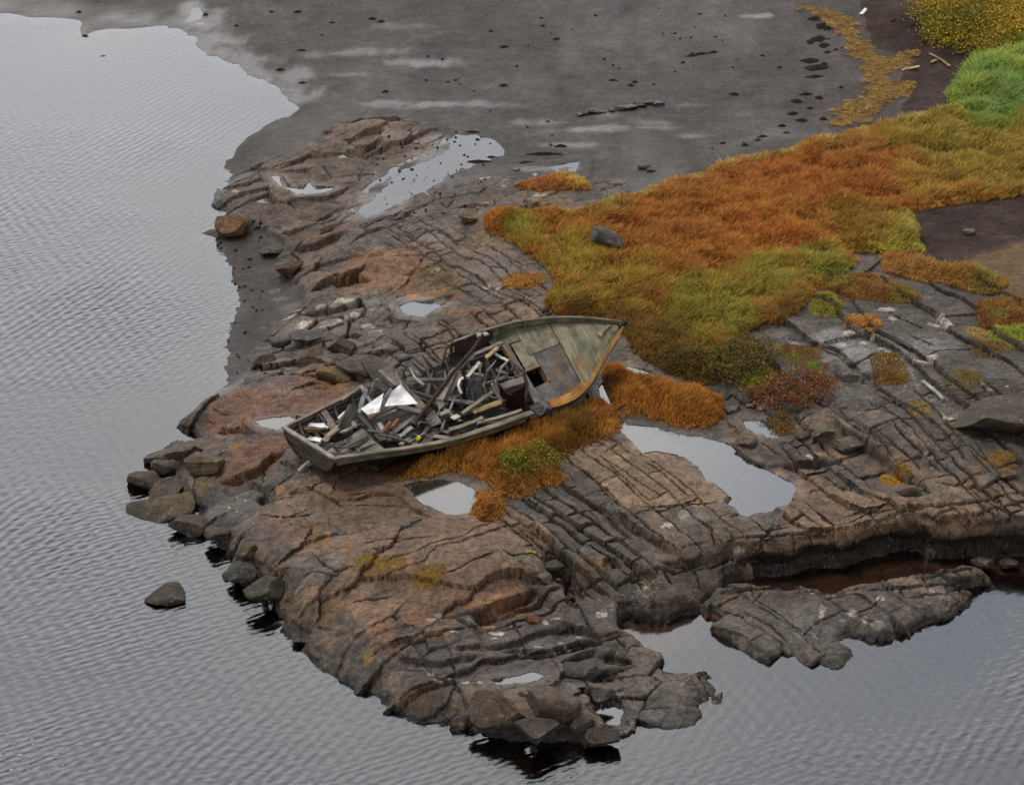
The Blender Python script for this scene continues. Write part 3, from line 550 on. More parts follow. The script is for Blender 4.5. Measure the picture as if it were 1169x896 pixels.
# ------------------------------------------------------------------ materials
def mat(name, base=None, rough=.8, spec=.5, attr=None, **kw):
    m = bpy.data.materials.new(name); m.use_nodes = True
    b = m.node_tree.nodes['Principled BSDF']
    b.inputs['Roughness'].default_value = rough
    if 'Specular IOR Level' in b.inputs: b.inputs['Specular IOR Level'].default_value = spec
    if base is not None: b.inputs['Base Color'].default_value = (*base, 1)
    return m, m.node_tree, b
def node(nt, ty, **kw):
    n = nt.nodes.new(ty)
    for k, v in kw.items(): setattr(n, k, v)
    return n
def ground_mat(name, bump, scale, speck, rdry, rwet, spec=.5, lichen=False):
    m, nt, b = mat(name, spec=spec)
    L = nt.links
    ta = node(nt, 'ShaderNodeAttribute', attribute_name='tint'); tc = node(nt, 'ShaderNodeTexCoord')
    n1 = node(nt, 'ShaderNodeTexNoise'); n1.inputs['Scale'].default_value = scale; n1.inputs['Detail'].default_value = 8; n1.inputs['Roughness'].default_value = .65
    n2 = node(nt, 'ShaderNodeTexNoise'); n2.inputs['Scale'].default_value = scale * 6; n2.inputs['Detail'].default_value = 4
    n3 = node(nt, 'ShaderNodeTexNoise'); n3.inputs['Scale'].default_value = 1.3; n3.inputs['Detail'].default_value = 6
    for n in (n1, n2, n3): L.new(tc.outputs['Object'], n.inputs['Vector'])
    r1 = node(nt, 'ShaderNodeMapRange'); r1.inputs[1].default_value = .3; r1.inputs[2].default_value = .7; r1.inputs[3].default_value = 1 - speck; r1.inputs[4].default_value = 1 + speck
    r2 = node(nt, 'ShaderNodeMapRange'); r2.inputs[1].default_value = .35; r2.inputs[2].default_value = .65; r2.inputs[3].default_value = 1 - speck * .6; r2.inputs[4].default_value = 1 + speck * .6
    r3 = node(nt, 'ShaderNodeMapRange'); r3.inputs[1].default_value = .3; r3.inputs[2].default_value = .7; r3.inputs[3].default_value = .82; r3.inputs[4].default_value = 1.15
    L.new(n1.outputs[0], r1.inputs[0]); L.new(n2.outputs[0], r2.inputs[0]); L.new(n3.outputs[0], r3.inputs[0])
    mu = node(nt, 'ShaderNodeMath', operation='MULTIPLY'); L.new(r1.outputs[0], mu.inputs[0]); L.new(r2.outputs[0], mu.inputs[1])
    mu2 = node(nt, 'ShaderNodeMath', operation='MULTIPLY'); L.new(mu.outputs[0], mu2.inputs[0]); L.new(r3.outputs[0], mu2.inputs[1])
    vm = node(nt, 'ShaderNodeVectorMath', operation='SCALE'); L.new(ta.outputs['Color'], vm.inputs[0]); L.new(mu2.outputs[0], vm.inputs['Scale'])
    # the dark crust of the tidal zone and painted cliff shade, up to the height kept in 'band'
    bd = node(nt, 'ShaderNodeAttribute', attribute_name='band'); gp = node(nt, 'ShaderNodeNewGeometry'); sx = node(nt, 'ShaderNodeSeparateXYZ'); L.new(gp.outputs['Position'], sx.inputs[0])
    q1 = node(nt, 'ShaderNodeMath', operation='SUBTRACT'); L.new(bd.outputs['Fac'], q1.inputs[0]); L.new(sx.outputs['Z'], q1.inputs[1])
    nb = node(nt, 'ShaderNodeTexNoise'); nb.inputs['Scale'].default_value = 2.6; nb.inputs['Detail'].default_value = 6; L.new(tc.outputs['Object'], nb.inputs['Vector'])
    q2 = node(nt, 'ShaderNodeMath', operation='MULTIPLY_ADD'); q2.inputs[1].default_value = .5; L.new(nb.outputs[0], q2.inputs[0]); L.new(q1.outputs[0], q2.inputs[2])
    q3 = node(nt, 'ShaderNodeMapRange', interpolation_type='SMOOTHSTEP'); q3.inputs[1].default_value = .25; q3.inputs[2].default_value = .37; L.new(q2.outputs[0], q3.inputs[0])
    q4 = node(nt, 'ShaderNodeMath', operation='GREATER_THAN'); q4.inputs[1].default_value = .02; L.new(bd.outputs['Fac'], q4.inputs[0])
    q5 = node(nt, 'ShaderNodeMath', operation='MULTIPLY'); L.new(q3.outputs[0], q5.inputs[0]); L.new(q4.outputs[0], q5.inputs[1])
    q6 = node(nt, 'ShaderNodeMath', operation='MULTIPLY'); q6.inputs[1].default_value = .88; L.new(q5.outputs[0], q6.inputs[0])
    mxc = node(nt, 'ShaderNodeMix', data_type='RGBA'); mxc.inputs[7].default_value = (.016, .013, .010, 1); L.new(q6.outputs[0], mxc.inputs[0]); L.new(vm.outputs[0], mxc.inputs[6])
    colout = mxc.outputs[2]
    if lichen:      # crisp grey-green lichen crusts, in patches
        l1 = node(nt, 'ShaderNodeTexNoise'); l1.inputs['Scale'].default_value = 11; l1.inputs['Detail'].default_value = 5; l1.inputs['Roughness'].default_value = .6
        l2 = node(nt, 'ShaderNodeTexNoise'); l2.inputs['Scale'].default_value = .9; l2.inputs['Detail'].default_value = 3
        L.new(tc.outputs['Object'], l1.inputs['Vector']); L.new(tc.outputs['Object'], l2.inputs['Vector'])
        lm = node(nt, 'ShaderNodeMath', operation='MULTIPLY_ADD'); lm.inputs[1].default_value = .55; L.new(l2.outputs[0], lm.inputs[0]); L.new(l1.outputs[0], lm.inputs[2])
        lr = node(nt, 'ShaderNodeMapRange'); lr.inputs[1].default_value = .90; lr.inputs[2].default_value = .94; lr.inputs[4].default_value = .55; L.new(lm.outputs[0], lr.inputs[0])
        lx = node(nt, 'ShaderNodeMix', data_type='RGBA'); lx.inputs[7].default_value = (.21, .20, .18, 1); L.new(lr.outputs[0], lx.inputs[0]); L.new(colout, lx.inputs[6]); colout = lx.outputs[2]
    L.new(colout, b.inputs['Base Color'])
    rr = node(nt, 'ShaderNodeMapRange'); rr.inputs[3].default_value = rdry; rr.inputs[4].default_value = rwet
    nw = node(nt, 'ShaderNodeMath', operation='MULTIPLY_ADD'); nw.inputs[1].default_value = .5; nw.inputs[2].default_value = -.25
    L.new(n3.outputs[0], nw.inputs[0]); ad = node(nt, 'ShaderNodeMath', operation='ADD'); L.new(ta.outputs['Alpha'], ad.inputs[0]); L.new(nw.outputs[0], ad.inputs[1])
    mm = node(nt, 'ShaderNodeMath', operation='MULTIPLY'); L.new(ad.outputs[0], mm.inputs[0]); L.new(ta.outputs['Alpha'], mm.inputs[1]); mm.use_clamp = True
    sq = node(nt, 'ShaderNodeMath', operation='SQRT'); L.new(mm.outputs[0], sq.inputs[0])
    L.new(sq.outputs[0], rr.inputs[0]); L.new(rr.outputs[0], b.inputs['Roughness'])
    bp = node(nt, 'ShaderNodeBump'); bp.inputs['Distance'].default_value = bump; bp.inputs['Strength'].default_value = .8
    ba = node(nt, 'ShaderNodeMath', operation='MULTIPLY_ADD'); ba.inputs[1].default_value = .3; L.new(n2.outputs[0], ba.inputs[0]); L.new(n1.outputs[0], ba.inputs[2])
    hgt = ba.outputs[0]
    if lichen:      # hair cracks
        vo = node(nt, 'ShaderNodeTexVoronoi', feature='DISTANCE_TO_EDGE'); vo.inputs['Scale'].default_value = 1.7
        dv = node(nt, 'ShaderNodeVectorMath', operation='MULTIPLY_ADD'); dv.inputs[1].default_value = (.35, .35, .35); L.new(n3.outputs['Color'], dv.inputs[0]); L.new(tc.outputs['Object'], dv.inputs[2]); L.new(dv.outputs[0], vo.inputs['Vector'])
        vr = node(nt, 'ShaderNodeMapRange'); vr.inputs[1].default_value = 0; vr.inputs[2].default_value = .022; vr.inputs[3].default_value = -.4; vr.inputs[4].default_value = 0; L.new(vo.outputs['Distance'], vr.inputs[0])
        va = node(nt, 'ShaderNodeMath', operation='ADD'); L.new(hgt, va.inputs[0]); L.new(vr.outputs[0], va.inputs[1]); hgt = va.outputs[0]
    L.new(hgt, bp.inputs['Height']); L.new(bp.outputs[0], b.inputs['Normal'])
    return m
M = {}
M['rock'] = ground_mat('rock', .07, 4.5, .42, .82, .20, lichen=True)
M['mud'] = ground_mat('mud', .05, 5, .42, .85, .17, .5)
M['soil'] = ground_mat('soil', .05, 6, .3, .95, .5, .2)
M['bed'] = ground_mat('bed', .04, 3, .3, .9, .8, .2)

def tag(o, label=None, cat=None, group=None, kind=None):
    if label: o['label'] = label
    if cat: o['category'] = cat
    if group: o['group'] = group
    if kind: o['kind'] = kind
    return o

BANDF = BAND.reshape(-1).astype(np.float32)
TINT = np.concatenate([Cc, WET[..., None]], axis=2).reshape(-1, 4).astype(np.float32)
# steep faces are not sheer: courses of rock stand out and are undercut
gy_, gx_ = np.gradient(Z); steep = sstep(np.hypot(gx_ / np.gradient(X, axis=1), gy_ / np.gradient(Y, axis=0)), .8, 2.0) * sstep(ROCKM, .4, .8) * (Y < 60)
ox = .10 * fbm(X * 1.6, Z * 7, 601, 3); oy = .10 * fbm(X * 1.3 + 7, Z * 7, 605, 3) + CLIFF * (.16 * fbm(X * .9, Z * 5, 609, 3) - .10 * sstep(np.abs(perlin(X * .75, X * 0 + .5, 611)), .12, 0) * sstep(Z, .95, .7))
cl_ = CLIFF
under = .26 * sstep(Z, -.25, .1) * (1 - sstep(Z, .35, .72)) * (1 + .6 * perlin(X * .9, X * 0 + 3.3, 607))
XW = X + steep * ox; YW = Y + steep * oy + cl_ * under
VV = np.stack([XW, YW, Z], axis=2).reshape(-1, 3).astype(np.float32)
def mesh_np(name, verts, faces_flat, counts, m, parent=None, tint=None, smooth=True):
    me = bpy.data.meshes.new(name)
    nv = len(verts); nf = len(counts)
    me.vertices.add(nv); me.vertices.foreach_set('co', np.ascontiguousarray(verts, np.float32).ravel())
    me.loops.add(len(faces_flat)); me.loops.foreach_set('vertex_index', np.ascontiguousarray(faces_flat, np.int32))
    me.polygons.add(nf); st = np.concatenate([[0], np.cumsum(counts)[:-1]]).astype(np.int32)
    me.polygons.foreach_set('loop_start', st)
    me.polygons.foreach_set('use_smooth', np.full(nf, smooth, bool))
    if tint is not None:
        a = me.color_attributes.new('tint', 'FLOAT_COLOR', 'POINT'); a.data.foreach_set('color', np.ascontiguousarray(tint, np.float32).ravel())
    me.update(calc_edges=True); me.materials.append(m)
    o = bpy.data.objects.new(name, me); COL.objects.link(o)
    if parent: o.parent = parent
    return o
jj, ii = np.meshgrid(np.arange(NY - 1), np.arange(NX - 1), indexing='ij')
quad = np.stack([jj * NX + ii, jj * NX + ii + 1, (jj + 1) * NX + ii + 1, (jj + 1) * NX + ii], axis=2).reshape(-1, 4)
def fc(A): return ((A[:-1, :-1] + A[1:, :-1] + A[:-1, 1:] + A[1:, 1:]) * .25).ravel()
fSD, fR, fS, fI, fMain = fc(SD), fc(ROCKM), fc(SOILM), fc(SD_ISL), fc(SD_MAIN)
fT = fc(sstep(tall, -.1, .1))
slab_sd = fc(reg([(704,738),(733,737),(746,750),(806,766),(830,770),(830,830),(740,850),(708,838),(700,815),(712,800),(706,778),(712,758)]))
north_sd = fc(reg([(345,185),(352,160),(380,136),(432,128),(492,136),(518,156),(505,178),(470,186),(440,186),(400,182)]))
lab = np.full(len(quad), 2)            # mud
lab[fR > .5] = 1                       # rock
lab[(fS > .5) | (fT > .5)] = 3
lab[(fR > .5) & (fS <= .5) & (slab_sd > 0)] = 5
lab[(lab == 1) & (north_sd > 0)] = 6
isl = (fI > -.25) & (fI > fMain - .02); lab[isl] = 4
lab[(fSD < -.3) & ~isl] = 0
def emit(k, name, m, **kw):
    q = quad[lab == k]
    if len(q) == 0: print('EMPTY', name); return None
    u, inv = np.unique(q.ravel(), return_inverse=True)
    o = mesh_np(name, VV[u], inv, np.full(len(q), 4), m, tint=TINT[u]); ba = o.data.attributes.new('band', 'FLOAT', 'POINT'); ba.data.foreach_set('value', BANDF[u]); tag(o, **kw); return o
emit(0, 'seabed', M['bed'], label='rust brown silt bottom under the grey water', cat='seabed', kind='structure')
emit(1, 'bedrock', M['rock'], label='fractured grey and pinkish brown bedrock of the point', cat='bedrock', kind='structure')
emit(2, 'mud_flat', M['mud'], label='wet dark grey tidal mud flat behind the rocks', cat='mud flat', kind='structure')
emit(3, 'ground', M['soil'], label='dark peaty soil under the autumn grass', cat='ground', kind='structure')
emit(4, 'rock_skerry', M['rock'], label='low flat grey skerry beside the channel with pale lichen spots', cat='rock')
emit(5, 'rock_slab', M['rock'], label='low cracked grey slab pushing into the water beside the front boulders', cat='rock')
emit(6, 'rock_outcrop', M['rock'], label='smooth brown whaleback outcrop farthest back, set in the grey mud', cat='rock')
print('ground faces', [int((lab == k).sum()) for k in range(7)], NX, NY)
# ------------------------------------------------------------------ loose boulders and stones
_ico = {}
def ico(n):
    if n not in _ico:
        bm = bmesh.new(); bmesh.ops.create_icosphere(bm, subdivisions=n, radius=1.0)
        _ico[n] = (np.array([v.co[:] for v in bm.verts]), np.array([[v.index for v in f.verts] for f in bm.faces])); bm.free()
    return _ico[n]
def noise3(v, f, s):
    return (fbm(v[:, 0] * f + 3.1 * s, v[:, 1] * f, s, 3) + fbm(v[:, 1] * f + 1.7, v[:, 2] * f, s + 5, 3) + fbm(v[:, 2] * f, v[:, 0] * f + 2.3, s + 9, 3)) / 3
def boulder(u, v, wpx, hpx, col, seed, label, name='boulder', cat='boulder', group=None, cuts=9, flat=.55, yaw=0.0, sub=5, sink=.25, col2=None, depth=.72, tilt=0.0, dz=0.0, amp=.035, wet=.1, boxy=.66, dark=.78):
    """a stone seen at photo pixel (u, v) (its middle), wpx wide and hpx tall in the photograph"""
    r = np.random.default_rng(seed); V, Fc = ico(sub); V = np.sign(V) * np.abs(V) ** boxy; V /= np.abs(V).max(0)
    for k in range(cuts):
        n = r.normal(size=3); n /= np.linalg.norm(n); d = r.uniform(.50, .92)
        V -= np.maximum(0, V @ n - d)[:, None] * n
    c = at(u, v); sc = 1.0 / (43. * 52.0 / c.y) * (1 + 0)         # metres per pixel there
    W = wpx * sc / 2; a = math.atan2(CAMH, c.y)
    D = W * depth; Hh = max(.06, (hpx * sc / 2 - D * math.sin(a) * .8) / math.cos(a)) if flat is None else W * flat
    ext = np.abs(V).max(0); V = V / ext
    Hh *= .82; V *= np.array([W, D, Hh])
    V += V / np.linalg.norm(V, axis=1, keepdims=True) * (amp * W * noise3(V / W, 1.6, seed) * 2 - .06 * W * np.abs(noise3(V / W, 2.6, seed + 3)) + .05 * W * noise3(V / W, 6, seed + 1) + .02 * W * noise3(V / W, 15, seed + 4))[:, None]
    cz, szn = math.cos(tilt), math.sin(tilt); V = np.stack([V[:, 0] * cz - V[:, 2] * szn, V[:, 1], V[:, 0] * szn + V[:, 2] * cz], 1)
    cy, sy = math.cos(yaw), math.sin(yaw); V = np.stack([V[:, 0] * cy - V[:, 1] * sy, V[:, 0] * sy + V[:, 1] * cy, V[:, 2]], 1)
    # slide the stone along the line of sight so that its middle, not its foot, is at (u, v)
    lift = Hh * (1 - sink) + dz; base = up(u, v); z = c.z + lift
    p = Vector(unproj(u, v, z)); 
    for _ in range(4): p = Vector(unproj(u, v, max(float(zt(p.x, p.y)), -.05) + lift))
    nn = noise3(V / W, 2.5, seed + 2); col = np.asarray(col) * dark; t = np.empty((len(V), 4)); t[:, :3] = col
    c2 = np.asarray(col2 if col2 is not None else np.asarray(col) * .55); m = sstep(nn, -.05, .25)[:, None]; t[:, :3] = t[:, :3] * (1 - m) + c2 * m
    wz = V[:, 2] + p.z; tm = (sstep(.22 + .12 * nn - wz, 0, .12))[:, None]; t[:, :3] = t[:, :3] * (1 - .75 * tm) + alb(44, 38, 32) * .75 * tm
    t[:, 3] = wet
    V[:, 2] += lift; o = mesh_np(name, V, Fc.ravel(), np.full(len(Fc), 3), M['rock'], tint=t); o.location = (p.x, p.y, p.z - lift)
    tag(o, label, cat, group); return o
BR, BG, RD, DK = alb(112, 90, 70), alb(92, 86, 78), alb(122, 98, 84), alb(66, 60, 54)
boulder(265, 256, 39, 33, alb(134, 96, 58), 11, 'round rusty brown boulder at the water edge of the mud beach', cuts=2, flat=.9, depth=.9, col2=alb(70, 54, 40), amp=.04, boxy=.95, dark=1.)
boulder(331, 306, 36, 27, alb(112, 84, 58), 12, 'brown square block standing alone on dark mud below the far rocks', flat=.6, yaw=.3, cuts=11)
boulder(312, 286, 30, 18, alb(96, 80, 66), 13, 'low brown rock behind the square block on the mud', flat=.4, yaw=.5)
boulder(535, 247, 24, 18, alb(150, 120, 88), 14, 'small tan angular stone lying on grey rock left of the grass tip', name='stone', cat='stone', flat=.62, yaw=.2)
boulder(538, 236, 10, 7, alb(160, 116, 84), 15, 'tiny orange pebble just behind the tan stone', name='stone', cat='stone', flat=.6, sub=3)
boulder(693, 268, 42, 26, alb(92, 88, 86), 16, 'grey wedge shaped rock half buried in the orange grass', dark=1.25, flat=.5, yaw=-.3, cuts=12, sink=.3, tilt=-.25, dz=.25)
boulder(192, 679, 58, 26, alb(92, 76, 60), 17, 'lone brown rock standing in the water off the point', flat=.30, yaw=.25, sink=.45, tilt=.12, cuts=10)
boulder(356, 408, 40, 28, alb(110, 86, 64), 18, 'brown wedge block jammed among the rubble above the pink slab', flat=.5, yaw=.7, tilt=.3)
boulder(389, 394, 34, 28, alb(104, 88, 74), 19, 'upright brown block at the top of the rubble behind the wreck', flat=.7, yaw=-.5, tilt=-.35)
boulder(383, 430, 46, 32, alb(122, 98, 62), 20, 'yellow stained block beside the port side of the wreck', flat=.5, yaw=-.4, tilt=-.2, col2=alb(140, 104, 34))
boulder(410, 418, 54, 32, alb(108, 94, 82), 21, 'cracked brown block between the yellow block and the wreck', flat=.45, yaw=-.3, tilt=-.2)
boulder(440, 430, 90, 22, alb(92, 80, 70), 22, 'long narrow brown slab lying against the broken port side', flat=.22, yaw=-.9, tilt=-.1, depth=.35)
boulder(300, 410, 34, 26, alb(104, 88, 74), 23, 'pale brown block at the mud edge of the rubble', flat=.5, yaw=.3)
boulder(350, 383, 36, 20, alb(90, 86, 82), 24, 'dark grey flat block in the middle of the rubble', flat=.35)
boulder(322, 388, 30, 20, alb(108, 100, 92), 25, 'light grey block in the rubble left of the dark flat block', flat=.45, yaw=.5)
# the tumbled stones of the left shore
SH = [(170,551,42,26,.42,.2,'dark wet block at the tip of the left shore'), (193,560,46,30,.4,.5,'smooth leaning block right behind the tip of the left shore'), (183,578,66,24,.28,.25,'long flat dark slab jutting into the water at the left shore'),
 (214,600,40,30,.55,-.2,'dark rounded block standing lowest on the left shore'), (200,585,22,16,.6,0,'small dark stone wedged behind the lowest shore block'), (181,523,30,20,.5,.3,'grey stone farthest up the line of left shore stones'),
 (196,535,40,22,.4,.2,'grey flat stone on the left shore below the topmost one'), (210,514,44,24,.45,.35,'light grey slab stone resting on the left shore under the pink rock'), (232,526,40,24,.45,-.3,'grey block tucked under the tip of the pink slab'), (252,610,30,26,.6,.4,'brown stone in the cleft of the left shore')]
for k, (u, v, w, h, fl, yw, lb) in enumerate(SH):
    boulder(u, v, w * 1.22, h, alb(98 + 9 * (k % 3), 82 + 7 * (k % 3), 66 + 6 * (k % 2)), 40 + k, lb, flat=fl, yaw=yw, sink=.3, group='tumbled stones of the left shore', boxy=.5, amp=.06, cuts=9, tilt=.1 * ((k % 3) - 1))
for k, (u, v, w, h, fl, yw, lb, c) in enumerate([
 (285,628,30,22,.6,.2,'olive topped stone in the cleft of the front slope',alb(104,88,58)), (305,668,60,40,.5,.3,'dark olive rounded rock at the foot of the front slope',alb(84,76,60)), (276,652,44,40,.6,-.2,'grey rounded rock left of the dark olive one',alb(84,80,74)),
 (568,808,74,58,.66,.1,'biggest brown boulder on the front shore, with a green stain',alb(108,88,70)), (634,802,72,54,.6,-.15,'brown boulder right of the biggest front boulder',alb(106,86,70)), (664,824,34,34,.8,.4,'rounded dark stone between two boulders of the front shore',alb(88,78,70)),
 (688,842,46,36,.6,-.3,'dark brown stone lowest on the front shore',alb(84,72,62)), (612,834,60,26,.35,0,'low wet ledge stone under the front boulders',alb(80,68,58)),
 (665,765,52,26,.42,-.1,'flat topped dark block above the small front pool',alb(88,80,74)), (690,794,30,16,.5,.2,'small dark stone at the rim of the small front pool',alb(82,74,68)), (694,806,16,14,.8,0,'rounded stone lying in the small front pool',alb(74,68,62)),
 (632,645,26,20,.6,.3,'small yellow green stained rock in the middle hollow',alb(100,92,66)), (622,661,22,20,.7,0,'pale block sitting in the dark hollow',alb(118,102,84)), (607,706,22,9,.5,.1,'rust red flat stone on the dark layered rock',alb(128,74,38)),
  (850,502,30,20,.45,-.3,'tan topped block on the bank of the long pool',alb(130,110,84)), (967,507,44,20,.4,.1,'knobbly tan rock under the edge of the right dome',alb(116,104,86)),
 (939,493,30,16,.45,.2,'pale brown stone above the knobbly tan rock',alb(116,104,88)), (918,497,18,14,.6,0,'grey stone next to the little pool under the bush',alb(104,98,92)), (857,463,12,9,.6,0,'small yellowish stone under the dark bush',alb(140,126,100)), (868,467,9,7,.6,0,'very small pale stone right of the yellowish one',alb(140,132,120)), (838,467,22,10,.5,.2,'white topped flat stone left of the little pool',alb(120,114,108)), (1150,540,24,14,.5,.2,'brown block wedged in the long joint at the right',alb(126,96,66)), (1010,605,40,0,.2,0,None,None)]):
    if lb: boulder(u, v, w, h, c, 70 + k, lb, name='boulder' if w > 30 else 'stone', cat='boulder' if w > 30 else 'stone', flat=fl, yaw=yw, sink=.3, cuts=7, sub=5 if w > 30 else 4)
boulder(1146, 470, 116, 60, alb(72, 62, 50), 99, 'thick dark slab with white lichen lying over the right rocks', name='rock_slab', cat='rock', flat=.40, yaw=-.36, depth=.72, sink=.12, cuts=8, tilt=.03, dz=.05, amp=.05, boxy=.45, col2=alb(92, 80, 64), dark=.9)
boulder(1105, 264, 16, 9, alb(120, 106, 98), 101, 'pale stone on the bare brown peat', name='stone', cat='stone', flat=.4, sub=3)
for k, (u, v, w, h, fl, yw, lb) in enumerate([(352,727,44,10,.3,.4,'thin dark spit of rock at the foot of the front slope'), (1120,640,30,12,.4,-.3,'small brown stone at the foot of the right rocks'), (1152,642,24,12,.5,.3,'smaller dark stone at the foot of the right rocks by the picture edge')]):
    boulder(u, v, w, h, alb(84, 72, 60), 140 + k, lb, flat=fl, yaw=yw, sink=.4, cuts=9, wet=.4, dz=-.05)
# chain of weedy stones on the mud flat
for k, (u, v, w) in enumerate([(662,131,10),(670,129,12),(679,127,14),(688,127,9),(698,126,10),(709,124,14),(720,122,16),(731,119,16),(741,117,12),(752,118,14)]):
    boulder(u, v, w, 7, DK if k % 3 else alb(96, 92, 90), 110 + k, 'dark stone in the short chain of stones on the grey mud', name='stone', cat='stone', group='chain of stones on the mud flat', flat=.45, sub=3, sink=.3, wet=.5)
for k, (u, v, w, c, lb) in enumerate([(118,65,6,DK,'dark little stone showing above the water far left'), (590,193,9,alb(140,134,128),'pale stone at the mud edge left of the orange tuft'), (735,190,14,alb(118,112,108),'pale flat stone on the mud at the meadow edge'), (743,194,10,alb(96,90,86),'small grey stone right of the pale flat one by the meadow'),
 (640,262,8,DK,None), (556,232,8,alb(190,186,180),'white pebble behind the tip of the grass')]):
    if lb: boulder(u, v, w, 6, c, 130 + k, lb, name='stone', cat='stone', flat=.45, sub=3)
# scraps of sea weed lying on the mud: nobody could count them
wv_, wf_ = [], []
def weed(u, v, wpx, hpx, seed):
    c = at(u, v); sc = 52.0 / 43. * c.y / 52. / 52.; r = np.random.default_rng(seed); wpx *= 1.25; hpx *= .95; W = wpx * c.y / (43. * 52.) / 2; D = hpx * c.y / (43. * 52.) / math.sin(math.atan2(CAMH, c.y)) / 2
    n = 14; b = len(wv_); ph = r.uniform(0, 6.28)
    wv_.append((c.x, c.y, c.z + .04 + .3 * min(W, D)))
    for k in range(n):
        a = 6.2832 * k / n; q = .7 + .5 * r.random(); x = math.cos(a) * W * q; y = math.sin(a) * D * q
        wv_.append((c.x + x, c.y + y, float(zt(c.x + x, c.y + y)) - .01))
    for k in range(n): wf_.append((b, b + 1 + k, b + 1 + (k + 1) % n))
for k, (u, v, w, h) in enumerate([(930,22,16,5),(938,30,14,6),(945,33,10,4),(934,45,14,7),(940,52,12,6),(925,48,8,6),(945,60,8,3),(925,70,20,7),(932,78,22,8),(940,74,10,5),(930,88,18,4),(920,108,16,4),(910,116,14,5),(935,112,10,4),(925,124,8,3),(905,130,14,4),(915,138,12,5),(940,136,8,4),(893,144,10,4),(898,152,8,3),(870,156,12,4),(865,160,8,3),(850,166,10,4),(825,164,8,3),(838,108,10,4),(800,62,20,3),(790,64,14,3),(815,60,10,3),(780,72,6,2),(700,92,10,2),(720,98,8,3),(725,94,6,3),(690,68,4,2),(700,75,4,2),(635,45,8,3),(640,167,14,4),(575,54,10,3),(575,98,10,3),(425,22,10,3),(435,25,8,3),(505,68,4,2),(520,92,4,2),(590,76,4,2),(440,105,8,3),(340,14,8,3),(345,58,10,2),(320,80,10,3),(345,95,10,2),(310,14,6,2),(270,30,6,2),(235,17,6,3),(560,180,10,3),(545,185,30,4),(620,176,40,4),(600,186,20,3),(545,160,8,3),(530,178,5,3),(525,167,4,3),(503,187,4,3),(456,196,4,4),(470,194,5,4),(475,170,6,2),(540,151,20,2),(560,36,5,2),(680,18,4,2),(620,30,6,2),(1042,30,8,3),(1020,24,5,2),(960,100,5,3),(985,160,6,3),(98,43,30,4),(130,40,20,3),(90,14,6,2),(60,26,8,2)]):
    weed(u, v, w, h, 900 + k)
for k in range(280):
    u, v = rng.uniform(360, 1000), rng.uniform(2, 200) ** 1.0
    p = up(u, v)
    if samp(ROCKM, p[0], p[1]) > .3 or samp(SOILM, p[0], p[1]) > .3 or samp(SD, p[0], p[1]) < .3 or fbm(p[0] * .35, p[1] * .22, 571, 3) < .16: continue
    weed(u, v, 1.5 + 6 * rng.random() ** 2.5, .8 + 1.2 * rng.random() ** 2, 2000 + k)
for k in range(60):
    u, v = rng.uniform(425, 560), rng.uniform(150, 245); weed(u, v, rng.uniform(2, 4), rng.uniform(1.5, 3), 2500 + k)
for k in range(60):
    u, v = rng.uniform(245, 300), rng.uniform(250, 430)
    if samp(SD, *up(u, v)[:2]) > -.3: weed(u, v, rng.uniform(2, 5), rng.uniform(1.5, 3), 2600 + k)
m_, nt_, b_ = mat('weed', alb(40, 34, 30), .85, .1)
M['weed'] = m_
tag(mesh_np('seaweed', np.array(wv_), np.array(wf_).ravel(), np.full(len(wf_), 3), m_), 'dark scraps of seaweed strewn over the grey mud', 'seaweed', kind='stuff')
# ------------------------------------------------------------------ grass, straw and shrubs
def plant_mat(name, rough=.75, trans=.25):
    m, nt, b = mat(name, None, rough, .15); L = nt.links
    a = node(nt, 'ShaderNodeAttribute', attribute_name='tint'); L.new(a.outputs['Color'], b.inputs['Base Color'])
    out = nt.nodes['Material Output']; t = node(nt, 'ShaderNodeBsdfTranslucent'); L.new(a.outputs['Color'], t.inputs['Color'])
    mx = node(nt, 'ShaderNodeMixShader'); mx.inputs[0].default_value = trans; L.new(b.outputs[0], mx.inputs[1]); L.new(t.outputs[0], mx.inputs[2]); L.new(mx.outputs[0], out.inputs['Surface']); return m
M['grass'] = plant_mat('grass'); M['leaf'] = plant_mat('leaf', .6, .2)
GK = 2.55
def colour_field(x, y, base, blobs, seed):
    C = np.empty(x.shape + (3,)); C[:] = alb(*base)
    for (u, v, r, c) in blobs:
        p = up(u, v); s = r * p[1] / (43. * 52.); d = np.hypot((x - p[0]) / s, (y - p[1]) / (s * 1.5)) - .55 * fbm(x * .9, y * .7, seed, 3) - .35 * fbm(x * 3, y * 3, seed + 3, 2)
        C = mixc(C, sstep(1.25 - d, 0, .7) * .9, alb(*c))
    return C
